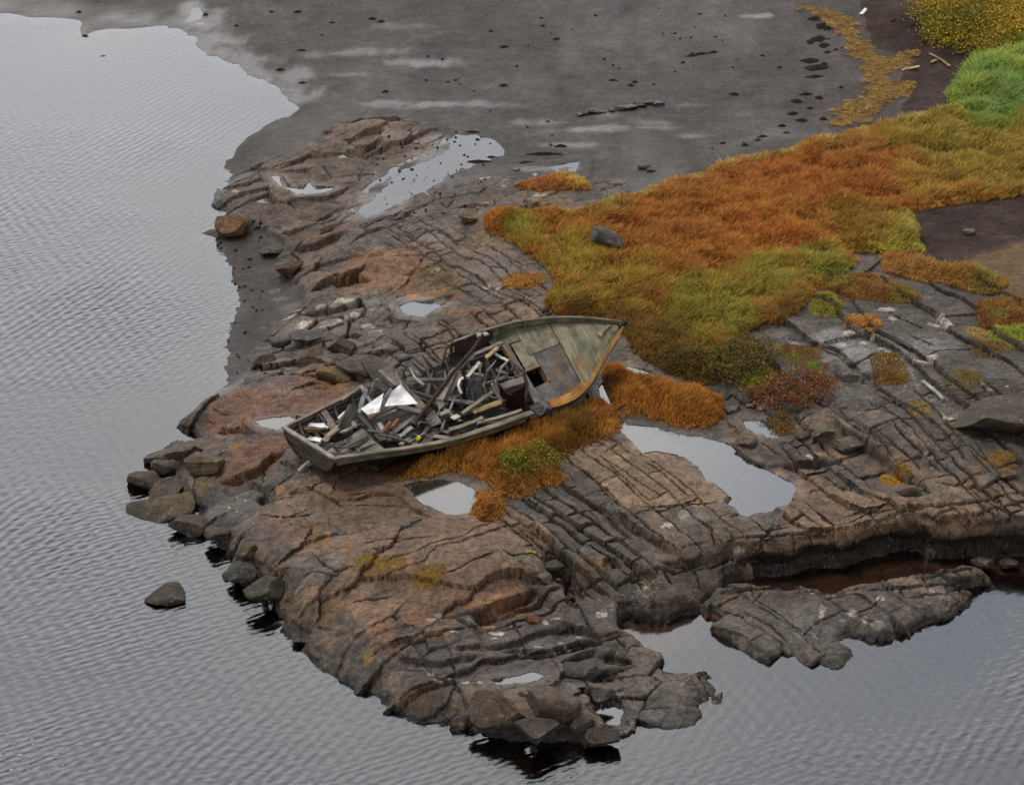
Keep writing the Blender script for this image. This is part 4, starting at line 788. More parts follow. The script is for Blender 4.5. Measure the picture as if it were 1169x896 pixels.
def grass(name, sd, dens, hgt, base, blobs, label, seed, kind='stuff', cat='grass', width=.0125, lean=.30, edge=.0, hvar=.45, upright=.0, parent=None, var=.22, far=.5, rag=1.0):
    r = np.random.default_rng(seed)
    ok = np.argwhere((sd > edge) & (np.abs(Y - 60) < 60)); ymin, xmin = ok.min(0); ymax, xmax = ok.max(0)
    x0, x1, y0, y1 = max(xs[xmin], -24), min(xs[xmax], 24), ys[ymin], min(ys[ymax], 100)
    n = int(dens * (x1 - x0) * (y1 - y0)); n = min(n, 2500000)
    x = r.uniform(x0, x1, n); y = r.uniform(y0, y1, n)
    keep = r.random(n) < np.clip(1 - (y - 50) / 40 * far, .2, 1)
    s = samp(sd, x, y) + (.06 if rag == 0 else 0) + rag * .22 * fbm(x * 1.7, y * 1.7, seed + 40, 3) + rag * .16 * fbm(x * 5, y * 5, seed + 41, 2)
    bxr, byr = x + 4.969, y - 46.528; bt = (bxr * math.cos(.66) + byr * math.sin(.66)) / 9.0 - .5; bq = -bxr * math.sin(.66) + byr * math.cos(.66) + .1
    m = (s > edge) & keep & ~((bt > -.52) & (bt < .44) & (np.abs(bq) < 1.45 - .9 * np.clip(bt - .2, 0, 1) * 3)) & (np.abs(x) < .245 * y + 1.6)
    tus = fbm(x * 1.1, y * .9, seed + 50, 3); m &= (r.random(n) < np.clip(.75 + 1.2 * tus, .25, 1)) | (rag == 0)
    x, y, s, tus = x[m], y[m], s[m], tus[m]; n = len(x)
    z = samp(Z, x, y) - .02
    h = hgt * (1 + hvar * (r.random(n) - .5) * 2 + 1.25 * tus) * np.clip(.38 + s * 1.1, .3, 1); h = np.clip(h, .04, 1.2)
    wa = 1.5 * fbm(x * .35, y * .35, seed + 60, 3) + 1.2 * r.normal(size=n) + .3
    ln = h * (lean + .35 * np.abs(r.normal(size=n)) * (1 - upright))
    dx, dy = np.cos(wa) * ln, np.sin(wa) * ln * .8
    fa = r.uniform(0, 6.283, n); w = width * (.7 + .6 * r.random(n)) * np.clip(y / 48, 1, 1.7); ex, ey = np.cos(fa) * w, np.sin(fa) * w
    P = np.empty((n, 5, 3))
    P[:, 0] = np.stack([x - ex, y - ey, z], 1); P[:, 1] = np.stack([x + ex, y + ey, z], 1)
    P[:, 2] = np.stack([x + dx * .35 + ex * .8, y + dy * .35 + ey * .8, z + h * .62], 1); P[:, 3] = np.stack([x + dx * .35 - ex * .8, y + dy * .35 - ey * .8, z + h * .62], 1)
    P[:, 4] = np.stack([x + dx, y + dy, z + h * (.97 - .1 * lean)], 1)
    C = colour_field(x, y, base, blobs, seed) * GK; gy = C @ np.array([.3, .55, .15]); C = C * .80 + gy[:, None] * .20 * np.array([1.1, 1.0, .7]); C[:, 1] *= 1.17
    br = 1 + var * r.normal(size=n); C = C * np.clip(br, .45, 1.7)[:, None]
    fn = fbm(x * 2.6, y * 1.8, seed + 70, 3); C = C * (1 + .35 * fn)[:, None] * (1 + .25 * np.clip(fn, -1, 1)[:, None] * np.array([-.1, .5, 0])); st = r.random(n) < .20; C[st] = C[st] * .5 + alb(176, 140, 78) * .5
    gn = r.random(n) < .06; C[gn] = C[gn] * .5 + alb(92, 88, 30) * .5
    T = np.ones((n, 5, 4)); T[:, :, :3] = C[:, None, :]
    b = (np.arange(n) * 5)[:, None]; fl = np.concatenate([b + [0, 1, 2, 3], b + [3, 2, 4]], 1).ravel(); cn = np.tile([4, 3], n)
    o = mesh_np(name, P.reshape(-1, 3), fl, cn, M['grass'], tint=T.reshape(-1, 4), smooth=False, parent=parent)
    tag(o, label, cat, kind=kind); print(name, n); return o
ORG = (150, 88, 28)
MB_ = [(900,190,90,(156,84,30)),(1000,200,70,(150,82,32)),(850,270,70,(160,90,28)),(760,260,60,(150,86,30)),(620,250,40,(146,92,30)),(800,360,60,(126,112,28)),(840,375,30,(122,108,36)),(700,330,55,(140,104,28)),(650,300,40,(142,112,30)),(600,275,26,(140,112,32)),(588,262,20,(128,112,30)),(560,252,14,(156,92,34)),
 (640,340,26,(134,108,30)),(880,325,50,(130,112,34)),(940,305,34,(124,114,42)),(955,318,18,(108,108,40)),(1020,275,44,(150,132,46)),(1040,262,26,(144,124,56)),(960,285,20,(160,116,40)),(980,260,40,(132,92,30)),(1100,160,90,(134,112,38)),(1140,200,60,(142,110,40)),(1060,215,40,(152,110,40)),(1020,160,34,(136,104,34)),(1135,140,34,(110,118,42)),(960,170,40,(140,92,40)),(720,215,40,(140,100,44)),
 (880,176,24,(120,74,36)),(780,212,34,(146,86,40)),(690,238,30,(130,94,46)),(740,395,50,(104,72,28)),(660,362,26,(108,74,28)),(780,425,40,(92,70,28)),(700,375,30,(112,78,28)),(900,365,30,(120,80,34)),(860,390,22,(104,70,32)),(830,425,24,(82,70,32)),(1085,255,0.1,(0,0,0))]
MB_ += [(u, v, 17, (156, 124, 66)) for u, v in [(735, 222), (690, 230), (655, 240), (760, 208), (790, 206), (820, 192), (860, 183), (900, 173), (938, 160), (980, 152), (1010, 146), (1040, 138)]]
MB_ = [b for b in MB_ if b[2] > 1]
grass('marsh_grass', SOILS['meadow'], 3000, .27, ORG, MB_, 'rust orange and olive autumn grass covering the middle of the point', 3, edge=-.02)
grass('green_grass', SOILS['green'], 1800, .32, (104, 122, 56), [(1110,85,40,(108,126,60)),(1150,110,40,(96,116,56)),(1140,60,40,(128,138,52)),(1165,80,20,(140,140,50)),(1100,110,30,(116,124,50))], 'bright green grass at the upper right edge', 4, edge=-.05, lean=.6, far=.3)
grass('grass_strip', SOILS['strip'], 3600, .29, (164, 104, 36), [(470,530,34,(160,100,34)),(560,515,50,(160,98,34)),(640,478,34,(134,96,30)),(690,475,16,(150,88,28)),(650,505,40,(112,70,28)),(580,545,20,(140,88,30)),(620,500,24,(150,92,28))], 'orange grass strip growing along the side of the wreck', 5, edge=-.12, lean=.15, upright=.5, far=.1)
grass('grass_island', SOILS['island'], 3600, .31, (164, 98, 30), [(740,440,20,(140,84,26)),(700,440,16,(140,80,30)),(790,470,40,(160,98,26)),(815,470,16,(150,86,24))], 'round orange grass clump standing in the rain pool', 6, edge=-.1, lean=.2, upright=.5, far=.1)
grass('grass_tuft', SOILS['tuft'], 1500, .2, (160, 100, 44), [(610,210,30,(156,92,52)),(655,207,20,(164,124,56))], 'low orange and straw tuft at the far mud edge of the meadow', 7, kind=None, cat='grass tuft', far=.2)
TUFTS = [([(940,333),(950,318),(985,316),(1010,326),(1035,334),(1045,342),(1010,342),(970,342)], .2, (128,80,40), 'reddish heath band on top of the right dome', [(1030,338,20,(120,100,40)),(960,322,20,(116,96,36))]),
 ([(1010,292),(1040,298),(1080,306),(1110,312),(1145,324),(1130,332),(1100,326),(1060,318),(1015,312)], .34, (146,96,44), 'long orange grass ridge between the dome and the bare peat', [(1030,296,16,(140,76,36)),(1120,324,20,(120,100,44))]),
 ([(930,355),(935,340),(950,336),(956,348),(948,356)], .16, (124,112,36), 'small yellow green tuft at the upper edge of the dome', []),
 ([(970,366),(982,360),(995,365),(1000,372),(984,374)], .2, (160,104,48), 'little bright orange tuft alone on the dome', []),
 ([(886,396),(905,394),(918,392),(930,400),(925,414),(940,420),(930,422),(910,416),(898,408)], .12, (116,80,38), 'mixed red and green moss patch in a hollow of the dome', [(930,416,10,(96,104,34)),(905,412,10,(110,96,36)),(888,396,6,(150,140,60))]),
 ([(1002,408),(1016,405),(1024,414),(1032,428),(1024,436),(1004,434)], .14, (120,80,30), 'dark orange moss tuft beside a white lichen patch', []),
 ([(1122,350),(1145,342),(1175,350),(1175,372),(1150,370),(1126,372)], .28, (126,76,40), 'reddish heath clump at the right edge', [(1135,362,10,(112,92,40))]),
 ([(1135,378),(1160,372),(1175,374),(1175,386),(1145,390)], .2, (124,120,36), 'yellow green grass patch at the right edge below the reddish clump', []),
 ([(1112,392),(1130,388),(1150,390),(1140,402),(1116,402)], .12, (120,88,58), 'dull brown moss cushion at the right edge of the dome', []),
 ([(1110,375),(1120,376),(1130,382),(1118,385),(1108,382)], .1, (150,116,70), 'pale straw tuft on white lichen at the right', []),
 ([(1085,430),(1100,426),(1115,432),(1105,440),(1088,438)], .1, (116,92,44), 'olive moss cushion above the dark overhanging slab', []),
 ([(577,322),(590,316),(612,315),(618,320),(605,327),(585,328)], .16, (156,104,46), 'flat orange tuft on the slabs left of the meadow', []),
 ([(542,578),(552,568),(570,570),(568,582),(555,588),(544,588)], .25, (150,90,34), 'small orange tuft at the right end of the small pool', []),
 ([(560,545),(580,542),(605,552),(600,564),(575,562)], .3, (142,88,36), 'orange tuft below the green cushion bush', []),
 ([(882,480),(892,474),(900,484),(896,492),(886,490)], .2, (118,82,36), 'brown tuft beside the little pool under the bush', []),
 ([(1138,520),(1146,516),(1154,524),(1146,530)], .12, (142,96,46), 'small straw tuft in the long joint at the right', []),
 ([(1013,535),(1022,530),(1032,536),(1026,542)], .12, (160,116,30), 'yellow moss tuft on the tan rock right of the long pool', []),
 ([(1044,464),(1050,462),(1056,470),(1048,472)], .08, (150,112,44), 'tiny yellow moss spot on the dome', []),
 ([(486,652),(500,650),(502,662),(490,664),(478,660)], .07, (138,100,40), 'flat yellow brown moss in a crack of the front slope', []),
 ([(412,644),(432,638),(456,640),(448,648),(424,650)], .07, (140,104,40), 'long yellow brown moss seam on the front slope', [])]
for k, (poly, h, c, lb, bl) in enumerate(TUFTS):
    grass('grass_tuft' if h > .15 else 'moss_tuft', reg(poly), 2600, h, c, bl, lb, 60 + k, kind=None, cat='grass tuft' if h > .15 else 'moss', edge=-.16, far=.1, width=.014, rag=.0)
# straw thrown up by the tide
r = np.random.default_rng(77); n = 110000
x = r.uniform(4, 19, n); y = r.uniform(62, 95, n); m = samp(SOILS['wrack'], x, y) + .3 * fbm(x * 1.3, y * 1.3, 78, 3) + .55 * fbm(x * 3.1, y * 2.3, 80, 3) > .02; x, y = x[m], y[m]; n = len(x)
z = samp(Z, x, y) + .03 + .16 * np.clip(fbm(x * 1.2, y * .8, 79, 3), 0, 1) * r.random(n); a = r.normal(0, .9, n); l = r.uniform(.04, .2, n); w = .013
P = np.stack([np.stack([x - np.cos(a) * l, y - np.sin(a) * l - w, z], 1), np.stack([x + np.cos(a) * l, y + np.sin(a) * l - w, z + .02], 1), np.stack([x + np.cos(a) * l, y + np.sin(a) * l + w, z + .05], 1), np.stack([x - np.cos(a) * l, y - np.sin(a) * l + w, z + .04], 1)], 1)
C = 2.1 * np.array(alb(142, 116, 72)) * np.clip(1 + .3 * r.normal(size=n), .4, 1.7)[:, None]; T = np.ones((n, 4, 4)); T[:, :, :3] = C[:, None]
tag(mesh_np('straw', P.reshape(-1, 3), np.arange(4 * n), np.full(n, 4), M['grass'], tint=T.reshape(-1, 4), smooth=False), 'pale straw wrack line winding along the upper mud shore', 'straw', kind='stuff')
print('straw', n)
def shrub(u, v, wpx, dpx, h, cols, nleaf, seed, label, leaf=.045, name='shrub', cat='shrub', kind=None):
    r = np.random.default_rng(seed); c = at(u, v); sc = c.y / (43. * 52.); W = wpx * sc / 2; D = dpx * sc / math.sin(math.atan2(CAMH, c.y)) / 2
    root = None
    if kind is None:
        root = bpy.data.objects.new(name, None); COL.objects.link(root); root.location = c; tag(root, label, cat)
    # leaves gathered in many uneven sprays
    ns = max(14, int(nleaf / 60)); sa = r.uniform(0, 6.283, ns); sr = np.sqrt(r.random(ns)); sx, sy = np.cos(sa) * sr * W, np.sin(sa) * sr * D
    sh = h * (.35 + .65 * np.sqrt(np.clip(1 - sr ** 2 * .85, 0, 1))) * r.uniform(.65, 1.15, ns); si = r.integers(0, ns, nleaf)
    g = r.normal(size=(nleaf, 3)); rad = min(W, D) * .20 + .05
    x = sx[si] + g[:, 0] * rad * .55; y = sy[si] + g[:, 1] * rad * .55; zz = np.clip(sh[si] + g[:, 2] * h * .13 - .25 * h * r.random(nleaf), .02, None)
    gz = zt(c.x + x, c.y + y) - c.z; base = np.stack([x, y, gz + zz], 1)
    a1 = r.normal(size=(nleaf, 3)); a1 /= np.linalg.norm(a1, axis=1, keepdims=True); a2 = np.cross(a1, r.normal(size=(nleaf, 3))); a2 /= np.linalg.norm(a2, axis=1, keepdims=True)
    ls = leaf * r.uniform(.6, 1.3, nleaf)[:, None]
    P = np.stack([base - a1 * ls, base + a2 * ls * .5, base + a1 * ls, base - a2 * ls * .5], 1)
    ci = np.array([alb(*k) for k in cols])[(h2(si, 3, seed) * len(cols)).astype(int) % len(cols)]
    C = ci * GK * np.clip(1 + .28 * r.normal(size=nleaf), .4, 1.7)[:, None]; T = np.ones((nleaf, 4, 4)); T[:, :, :3] = C[:, None]
    o = mesh_np('foliage', P.reshape(-1, 3), np.arange(4 * nleaf), np.full(nleaf, 4), M['leaf'], tint=T.reshape(-1, 4), smooth=False, parent=root)
    if kind: o.name = name; o.location = c; tag(o, label, cat, kind=kind); return
    v, f = [], []
    for k in range(min(ns, 26)):
        b = len(v); t0 = np.array([sx[k] * .3, sy[k] * .3, float(zt(c.x + sx[k] * .3, c.y + sy[k] * .3)) - c.z - .03]); t1 = np.array([sx[k], sy[k], float(zt(c.x + sx[k], c.y + sy[k])) - c.z + sh[k] * .9])
        for p, q in ((t0, .014), (t1, .005)):
            for an in (0, 2.1, 4.2): v.append(p + [math.cos(an) * q, math.sin(an) * q, 0])
        for e in range(3): f.append((b + e, b + (e + 1) % 3, b + 3 + (e + 1) % 3, b + 3 + e))
    mesh_np('stem', np.array(v), np.array(f).ravel(), np.full(len(f), 4), M['twig'], parent=root)
M['twig'] = mat('twig', alb(70, 56, 44), .85)[0]
shrub(603, 533, 76, 34, .50, [(96,92,34),(116,108,36),(104,84,32),(84,92,32)], 5200, 21, 'low green cushion bush in the orange grass beside the wreck', leaf=.032)
shrub(846, 417, 84, 40, .50, [(78,72,38),(92,80,40),(70,66,34),(100,84,44)], 9000, 22, 'dark olive bush at the lower edge of the meadow', leaf=.032)
shrub(905, 450, 100, 34, .38, [(108,74,50),(96,68,44),(120,84,58),(84,64,40)], 8000, 23, 'reddish brown bush above the little pool', leaf=.03)
shrub(868, 440, 44, 22, .3, [(110,112,38),(124,114,40),(96,96,36)], 2600, 24, 'small yellow green bush between the olive and reddish bushes', leaf=.03)
shrub(785, 412, 70, 26, .34, [(84,70,32),(96,78,34),(76,64,30)], 4500, 25, 'dark brown bush on the meadow edge near the bow', leaf=.03)
shrub(945, 312, 40, 16, .2, [(96,104,40),(108,104,42),(88,90,36)], 2200, 26, 'fresh green bush in the middle of the meadow rim', leaf=.035)
shrub(1112, 16, 120, 70, .75, [(150,128,44),(132,116,44),(96,98,40),(168,140,48),(84,84,38),(120,96,40)], 30000, 27, 'yellow leaved willow scrub in the upper right corner', leaf=.045)
shrub(1080, 32, 46, 24, .55, [(104,110,48),(120,118,48),(130,104,46)], 5000, 28, 'darker olive bush below the yellow willow scrub', leaf=.05)
shrub(1150, 34, 50, 22, .5, [(170,150,40),(140,110,46),(150,130,44)], 5000, 29, 'yellow and rusty bush at the right edge above the green grass', leaf=.05)
_alb0 = alb
def alb(*c): return np.clip(_alb0(*c) * 1.5, .004, .85)
# ------------------------------------------------------------------ the wreck
Q = dict(L=9.007, b=[1.10,1.50,1.50,1.29,.56,.03], s=[.95,.985,1.316,1.50,2.07,2.36], r0=-.075, r1=.563, pi=-.012, ya=.66, p=(-4.969, 46.528, .697))
TT = np.array([0, .35, .6, .8, .92, 1.0])
def crom(t, V):
    T, V = TT, np.asarray(V); m = np.gradient(V, T); i = int(np.clip(np.searchsorted(T, t) - 1, 0, len(T) - 2)); h = T[i + 1] - T[i]; s = (t - T[i]) / h
    return (2*s**3-3*s**2+1)*V[i]+(s**3-2*s**2+s)*h*m[i]+(-2*s**3+3*s**2)*V[i+1]+(s**3-s**2)*h*m[i+1]
hb = lambda t: max(.02, crom(t, Q['b'])); hs_ = lambda t: crom(t, Q['s'])
def keelz(t): return .36 + max(0., (t - .84) / .16) ** 2 * (hs_(t) - .5)
BO = np.array(Q['p'])
def bw(t, y, z):
    """boat coordinates (t along 0 stern..1 bow, y to port, z up) -> relative to the boat's base point"""
    roll = Q['r0'] + (Q['r1'] - Q['r0']) * min(max(t, 0), 1)
    y, z = y * math.cos(roll) - z * math.sin(roll), y * math.sin(roll) + z * math.cos(roll)
    X_ = t * Q['L']; X_, z = X_ * math.cos(Q['pi']) - z * math.sin(Q['pi']), X_ * math.sin(Q['pi']) + z * math.cos(Q['pi'])
    c, s = math.cos(Q['ya']), math.sin(Q['ya'])
    return np.array([X_ * c - y * s, X_ * s + y * c, z])
def sec(t, side, w, off=0.0):
    """a point of the hull skin: w 0 keel .. 1 rail"""
    b, zk, zs = hb(t), keelz(t), hs_(t); a = w * math.pi / 2
    y = b * math.sin(a) ** .85; z = zk + (zs - zk) * (1 - math.cos(a)) ** .92
    ny, nz = math.cos(a) * .0 + math.sin(a) * .9 + .1, -math.cos(a) * .8
    return bw(t, side * (y + off * ny), z + off * nz)
rw_ = np.random.default_rng(5); rr0 = np.random.default_rng(6)
class WB:
    def __init__(s): s.v, s.f, s.t, s.g = [], [], [], []
    def add(s, P, F, tint, G):
        b = len(s.v); s.v += [tuple(p) for p in P]; s.f += [tuple(b + i for i in f) for f in F]; s.t += [tuple(tint) + (1,)] * len(P); s.g += [tuple(g) for g in G]
    def build(s, name, m, parent=None, origin=(0, 0, 0), bevel=0):
        v = np.array(s.v) - np.array(origin); fl = [i for f in s.f for i in f]; o = mesh_np(name, v, fl, [len(f) for f in s.f], m, parent=parent, tint=np.array(s.t), smooth=False)
        a = o.data.attributes.new('gr', 'FLOAT_VECTOR', 'POINT'); a.data.foreach_set('vector', np.array(s.g, np.float32).ravel()); return o
    def plank(s, p0, p1, wid, thk, upv=(0, 0, 1), tint=None, n=6, bend=.0, jag=.06, taper=1.0, wob=.012):
        """a weathered board from p0 to p1, a little bowed, with ragged ends"""
        p0, p1 = np.array(p0, float), np.array(p1, float); d = p1 - p0; L = np.linalg.norm(d) + 1e-9; d /= L
        u = np.array(upv, float); u = u - d * (u @ d); u /= np.linalg.norm(u) + 1e-9; sd = np.cross(d, u); tint = WOOD(0) if tint is None else tint
        P, G, F = [], [], []; go = rw_.uniform(0, 50, 3)
        for i in range(n + 1):
            k = i / n; c = p0 + d * L * k + u * (bend * L * (4 * k * (1 - k))) + sd * rw_.normal() * wob * .4 + u * rw_.normal() * wob * .4; w = wid / 2 * (1 + (taper - 1) * k) * (1 + rw_.normal() * wob * 2)
            for (a, b_) in ((-1, -1), (1, -1), (1, 1), (-1, 1)):
                e = d * (rw_.uniform(-1, 1) * jag * min(1, wid * 5)) if i in (0, n) else 0
                P.append(c + sd * a * w + u * b_ * thk / 2 + e); G.append((go[0] + L * k, go[1] + a * w, go[2] + b_ * thk / 2))
        for i in range(n):
            for e in range(4): a, b_ = i * 4 + e, i * 4 + (e + 1) % 4; F.append((a, b_, b_ + 4, a + 4))
        F += [(3, 2, 1, 0), (n * 4, n * 4 + 1, n * 4 + 2, n * 4 + 3)]
        s.add(P, F, tint, G)
    def sheet(s, rows, thk, tint, nrm=None):
        """a bent board given as a grid of points (rows x columns), thickened along its normal"""
        A = np.array(rows); nr, nc = A.shape[:2]; du = np.gradient(A, axis=1); dv = np.gradient(A, axis=0); N = np.cross(du, dv); N /= np.linalg.norm(N, axis=2, keepdims=True) + 1e-9
        if nrm is not None and (N.mean((0, 1)) @ np.array(nrm)) < 0: N = -N
        go = rw_.uniform(0, 50, 3); T_, B_ = A + N * thk / 2, A - N * thk / 2; P = list(T_.reshape(-1, 3)) + list(B_.reshape(-1, 3)); m = nr * nc
        al = np.concatenate([[0], np.cumsum(np.linalg.norm(np.diff(A[nr // 2], axis=0), axis=1))]); ac = np.concatenate([[0], np.cumsum(np.linalg.norm(np.diff(A[:, nc // 2], axis=0), axis=1))])
        G = [(go[0] + al[j], go[1] + ac[i], go[2] + k * thk) for k in (1, 0) for i in range(nr) for j in range(nc)]
        F = []
        for i in range(nr - 1):
            for j in range(nc - 1):
                a = i * nc + j; F.append((a, a + 1, a + nc + 1, a + nc)); F.append((m + a + nc, m + a + nc + 1, m + a + 1, m + a))
        for j in range(nc - 1): F.append((j + 1, j, m + j, m + j + 1)); a = (nr - 1) * nc + j; F.append((a, a + 1, m + a + 1, m + a))
        for i in range(nr - 1): a = i * nc; F.append((a, a + nc, m + a + nc, m + a)); a = i * nc + nc - 1; F.append((a + nc, a, m + a, m + a + nc))
        s.add(P, F, tint, G)
    def tube(s, pts, r, tint, n=8):
        pts = [np.array(p, float) for p in pts]; P, F, G = [], [], []; go = rw_.uniform(0, 50, 3); al = 0
        for i, p in enumerate(pts):
            d = pts[min(i + 1, len(pts) - 1)] - pts[max(i - 1, 0)]; d /= np.linalg.norm(d) + 1e-9; u = np.cross(d, (0, 0, 1) if abs(d[2]) < .9 else (1, 0, 0)); u /= np.linalg.norm(u); w = np.cross(d, u)
            rr = r[i] if hasattr(r, '__len__') else r; al += 0 if i == 0 else np.linalg.norm(p - pts[i - 1])
            for k in range(n): a = 6.28318 * k / n; P.append(p + (u * math.cos(a) + w * math.sin(a)) * rr); G.append((go[0] + al, go[1] + math.cos(a) * rr, go[2] + math.sin(a) * rr))
        for i in range(len(pts) - 1):
            for k in range(n): F.append((i * n + k, i * n + (k + 1) % n, (i + 1) * n + (k + 1) % n, (i + 1) * n + k))
        F += [tuple(range(n - 1, -1, -1)), tuple((len(pts) - 1) * n + k for k in range(n))]
        s.add(P, F, tint, G)
def WOOD(k=0, v=.16):
    base = [(118,114,108), (96,93,90), (138,132,122), (110,98,82), (126,118,104)][k]
    return tuple(np.clip(np.array(alb(*base)) * (1 + rw_.normal() * v), .01, .8))
def wood_mat(name, streak=.5, green=None):
    m, nt, b = mat(name, None, .78, .3); L = nt.links
    ta = node(nt, 'ShaderNodeAttribute', attribute_name='tint'); g = node(nt, 'ShaderNodeAttribute', attribute_name='gr')
    mp = node(nt, 'ShaderNodeMapping'); mp.inputs['Scale'].default_value = (1.6, 26, 26); L.new(g.outputs['Vector'], mp.inputs['Vector'])
    n = node(nt, 'ShaderNodeTexNoise'); n.inputs['Scale'].default_value = 1.; n.inputs['Detail'].default_value = 6; n.inputs['Roughness'].default_value = .65; L.new(mp.outputs[0], n.inputs['Vector'])
    n2 = node(nt, 'ShaderNodeTexNoise'); n2.inputs['Scale'].default_value = 3.2; n2.inputs['Detail'].default_value = 6; L.new(g.outputs['Vector'], n2.inputs['Vector'])
    r = node(nt, 'ShaderNodeMapRange'); r.inputs[1].default_value = .3; r.inputs[2].default_value = .7; r.inputs[3].default_value = 1 - streak; r.inputs[4].default_value = 1 + streak; L.new(n.outputs[0], r.inputs[0])
    r2 = node(nt, 'ShaderNodeMapRange'); r2.inputs[1].default_value = .35; r2.inputs[2].default_value = .65; r2.inputs[3].default_value = .62; r2.inputs[4].default_value = 1.3; L.new(n2.outputs[0], r2.inputs[0])
    mu = node(nt, 'ShaderNodeMath', operation='MULTIPLY'); L.new(r.outputs[0], mu.inputs[0]); L.new(r2.outputs[0], mu.inputs[1])
    vs = node(nt, 'ShaderNodeVectorMath', operation='SCALE'); L.new(ta.outputs['Color'], vs.inputs[0]); L.new(mu.outputs[0], vs.inputs['Scale']); col = vs.outputs[0]
    if green is not None:
        n3 = node(nt, 'ShaderNodeTexNoise'); n3.inputs['Scale'].default_value = 1.5; n3.inputs['Detail'].default_value = 7; n3.inputs['Roughness'].default_value = .7; L.new(g.outputs['Vector'], n3.inputs['Vector'])
        r3 = node(nt, 'ShaderNodeMapRange'); r3.inputs[1].default_value = .54; r3.inputs[2].default_value = .74; L.new(n3.outputs[0], r3.inputs[0])
        mx = node(nt, 'ShaderNodeMix', data_type='RGBA'); mx.inputs[7].default_value = (*green, 1); L.new(r3.outputs[0], mx.inputs[0]); L.new(col, mx.inputs[6]); col = mx.outputs[2]
    L.new(col, b.inputs['Base Color'])
    bp = node(nt, 'ShaderNodeBump'); bp.inputs['Distance'].default_value = .012; bp.inputs['Strength'].default_value = .7; L.new(n.outputs[0], bp.inputs['Height']); L.new(bp.outputs[0], b.inputs['Normal'])
    return m
M['wood'] = wood_mat('weathered_wood', .5); M['deck'] = wood_mat('stained_deck', .42, alb(138, 98, 48)); M['rust'] = wood_mat('rusty_iron', .35, alb(70, 44, 34))
M['paint'] = wood_mat('peeling_paint', .10)

boat = bpy.data.objects.new('boat_wreck', None); COL.objects.link(boat); boat.location = BO
tag(boat, 'broken grey wooden boat wreck lying heeled over on the bedrock', 'boat')
SILV, DKW, GRN, ORA, BLU = alb(120, 116, 110), alb(70, 66, 62), alb(128, 130, 106), alb(150, 108, 50), alb(112, 116, 120)
NS = 9
for side, nm in ((1, 'port'), (-1, 'starboard')):
    w = WB()
    for k in range(NS):
        w0, w1 = k / NS, (k + 1) / NS - .006; ts = np.linspace(0, .995, 46)
        cuts = [(0, 1.0)]
        if side == 1 and k >= NS - 3: cuts = [(0, .335 - .03 * (k - NS + 3)), (.56 + .03 * (k == NS - 2), 1)]
        elif side == 1 and k == NS - 4: cuts = [(0, .40), (.47, 1)]
        if side == -1 and k >= NS - 2: cuts = [(0, .60 + .012 * (k % 2)), (.668, 1)]
        for a, b_ in cuts:
            tt = [t for t in np.linspace(a, min(b_, .992), max(6, int(44 * (b_ - a))))]
            tint = np.array(DKW) * (.55 + .4 * rw_.random()) if k < NS - 1 else np.array(SILV) * .75
            if side == 1 and tt[0] > .5 and k >= NS - 2: tint = np.array(GRN) * .85
            if side == -1 and tt[0] < .5 and k < NS - 1: tint = np.array(alb(34, 31, 29)) * (.7 + .5 * rw_.random())  # aft strakes nearly black: shadow below the rail put into the tint
            if side == -1 and tt[0] > .5: tint = np.array(BLU) * (.35 + .3 * rw_.random())
            rows = [[sec(t, side, w0, .010 + .014 * (k % 2)) for t in tt], [sec(t, side, (w0 + w1) / 2, .014 + .014 * (k % 2)) for t in tt], [sec(t, side, w1, .012 + .014 * (k % 2)) for t in tt]]
            w.sheet(rows, .03, tint)
    tag(w.build('hull_side', M['wood'], boat), 'dark planked port side with a gap broken out amidships' if side == 1 else 'low planked starboard side leaning toward the orange grass')
w = WB()      # transom boards
for k in range(6):
    w0, w1 = k / 6, (k + 1) / 6 - .01
    lo, hi = sec(0, 1, w0 * .96 + .04), sec(0, 1, w1 * .96 + .04); lo2, hi2 = sec(0, -1, w0 * .96 + .04), sec(0, -1, w1 * .96 + .04)
    rk = lambda p, w_: p + (bw(.012 - .008 * w_, 0, 0) - bw(0, 0, 0))
    w.sheet([[rk(lo + (lo2 - lo) * s_, w0) for s_ in np.linspace(0, 1, 6)], [rk(hi + (hi2 - hi) * s_, w1) for s_ in np.linspace(0, 1, 6)]], .045, np.array(alb(92, 84, 76)) * (.7 + .5 * rw_.random()))
w.build('transom', M['wood'], boat)
w = WB(); a, b_ = sec(0, 1, 1) + bw(.002, 0, .03) , sec(0, -1, 1) + bw(.002, 0, .03); w.plank(a, b_, .12, .05, tint=alb(128, 120, 110)); w.build('transom_cap', M['wood'], boat)
w = WB(); w.plank(bw(-.01, 0, .33), bw(.86, 0, .33), .10, .12, tint=DKW, n=12); w.build('keel', M['wood'], boat)
w = WB(); w.tube([bw(t, 0, keelz(t) + .02) for t in np.linspace(.85, .985, 8)] + [bw(1.0, 0, hs_(1) + .02), bw(1.003, 0, hs_(1) + .10)], [.05] * 8 + [.055, .06], alb(62, 56, 50)); w.build('stem', M['wood'], boat)
def railcap(t0, t1, side, wid, tint, inn=.0, dz=.02, thk=.045, name='gunwale', m='wood', label=None):
    w = WB(); n = max(6, int(40 * (t1 - t0))); A = []
    for k in range(4):
        pass
    rows = []
    for f in (-.5, 0, .5):
        rows.append([bw(t, side * (hb(t) - inn + f * wid * min(1, hb(t) / .25)), hs_(t) + dz + .006 * math.sin(t * 60 + f)) for t in np.linspace(t0, t1, n)])
    w.sheet(rows, thk, tint); o = w.build(name, M[m], boat)
    if label: tag(o, label)
    return o
railcap(0, .25, 1, .08, alb(112, 100, 86), label='thin broken rail on the port quarter')
railcap(0, .612, -1, .13, alb(116, 108, 92), label='long pale rail along the low starboard side')
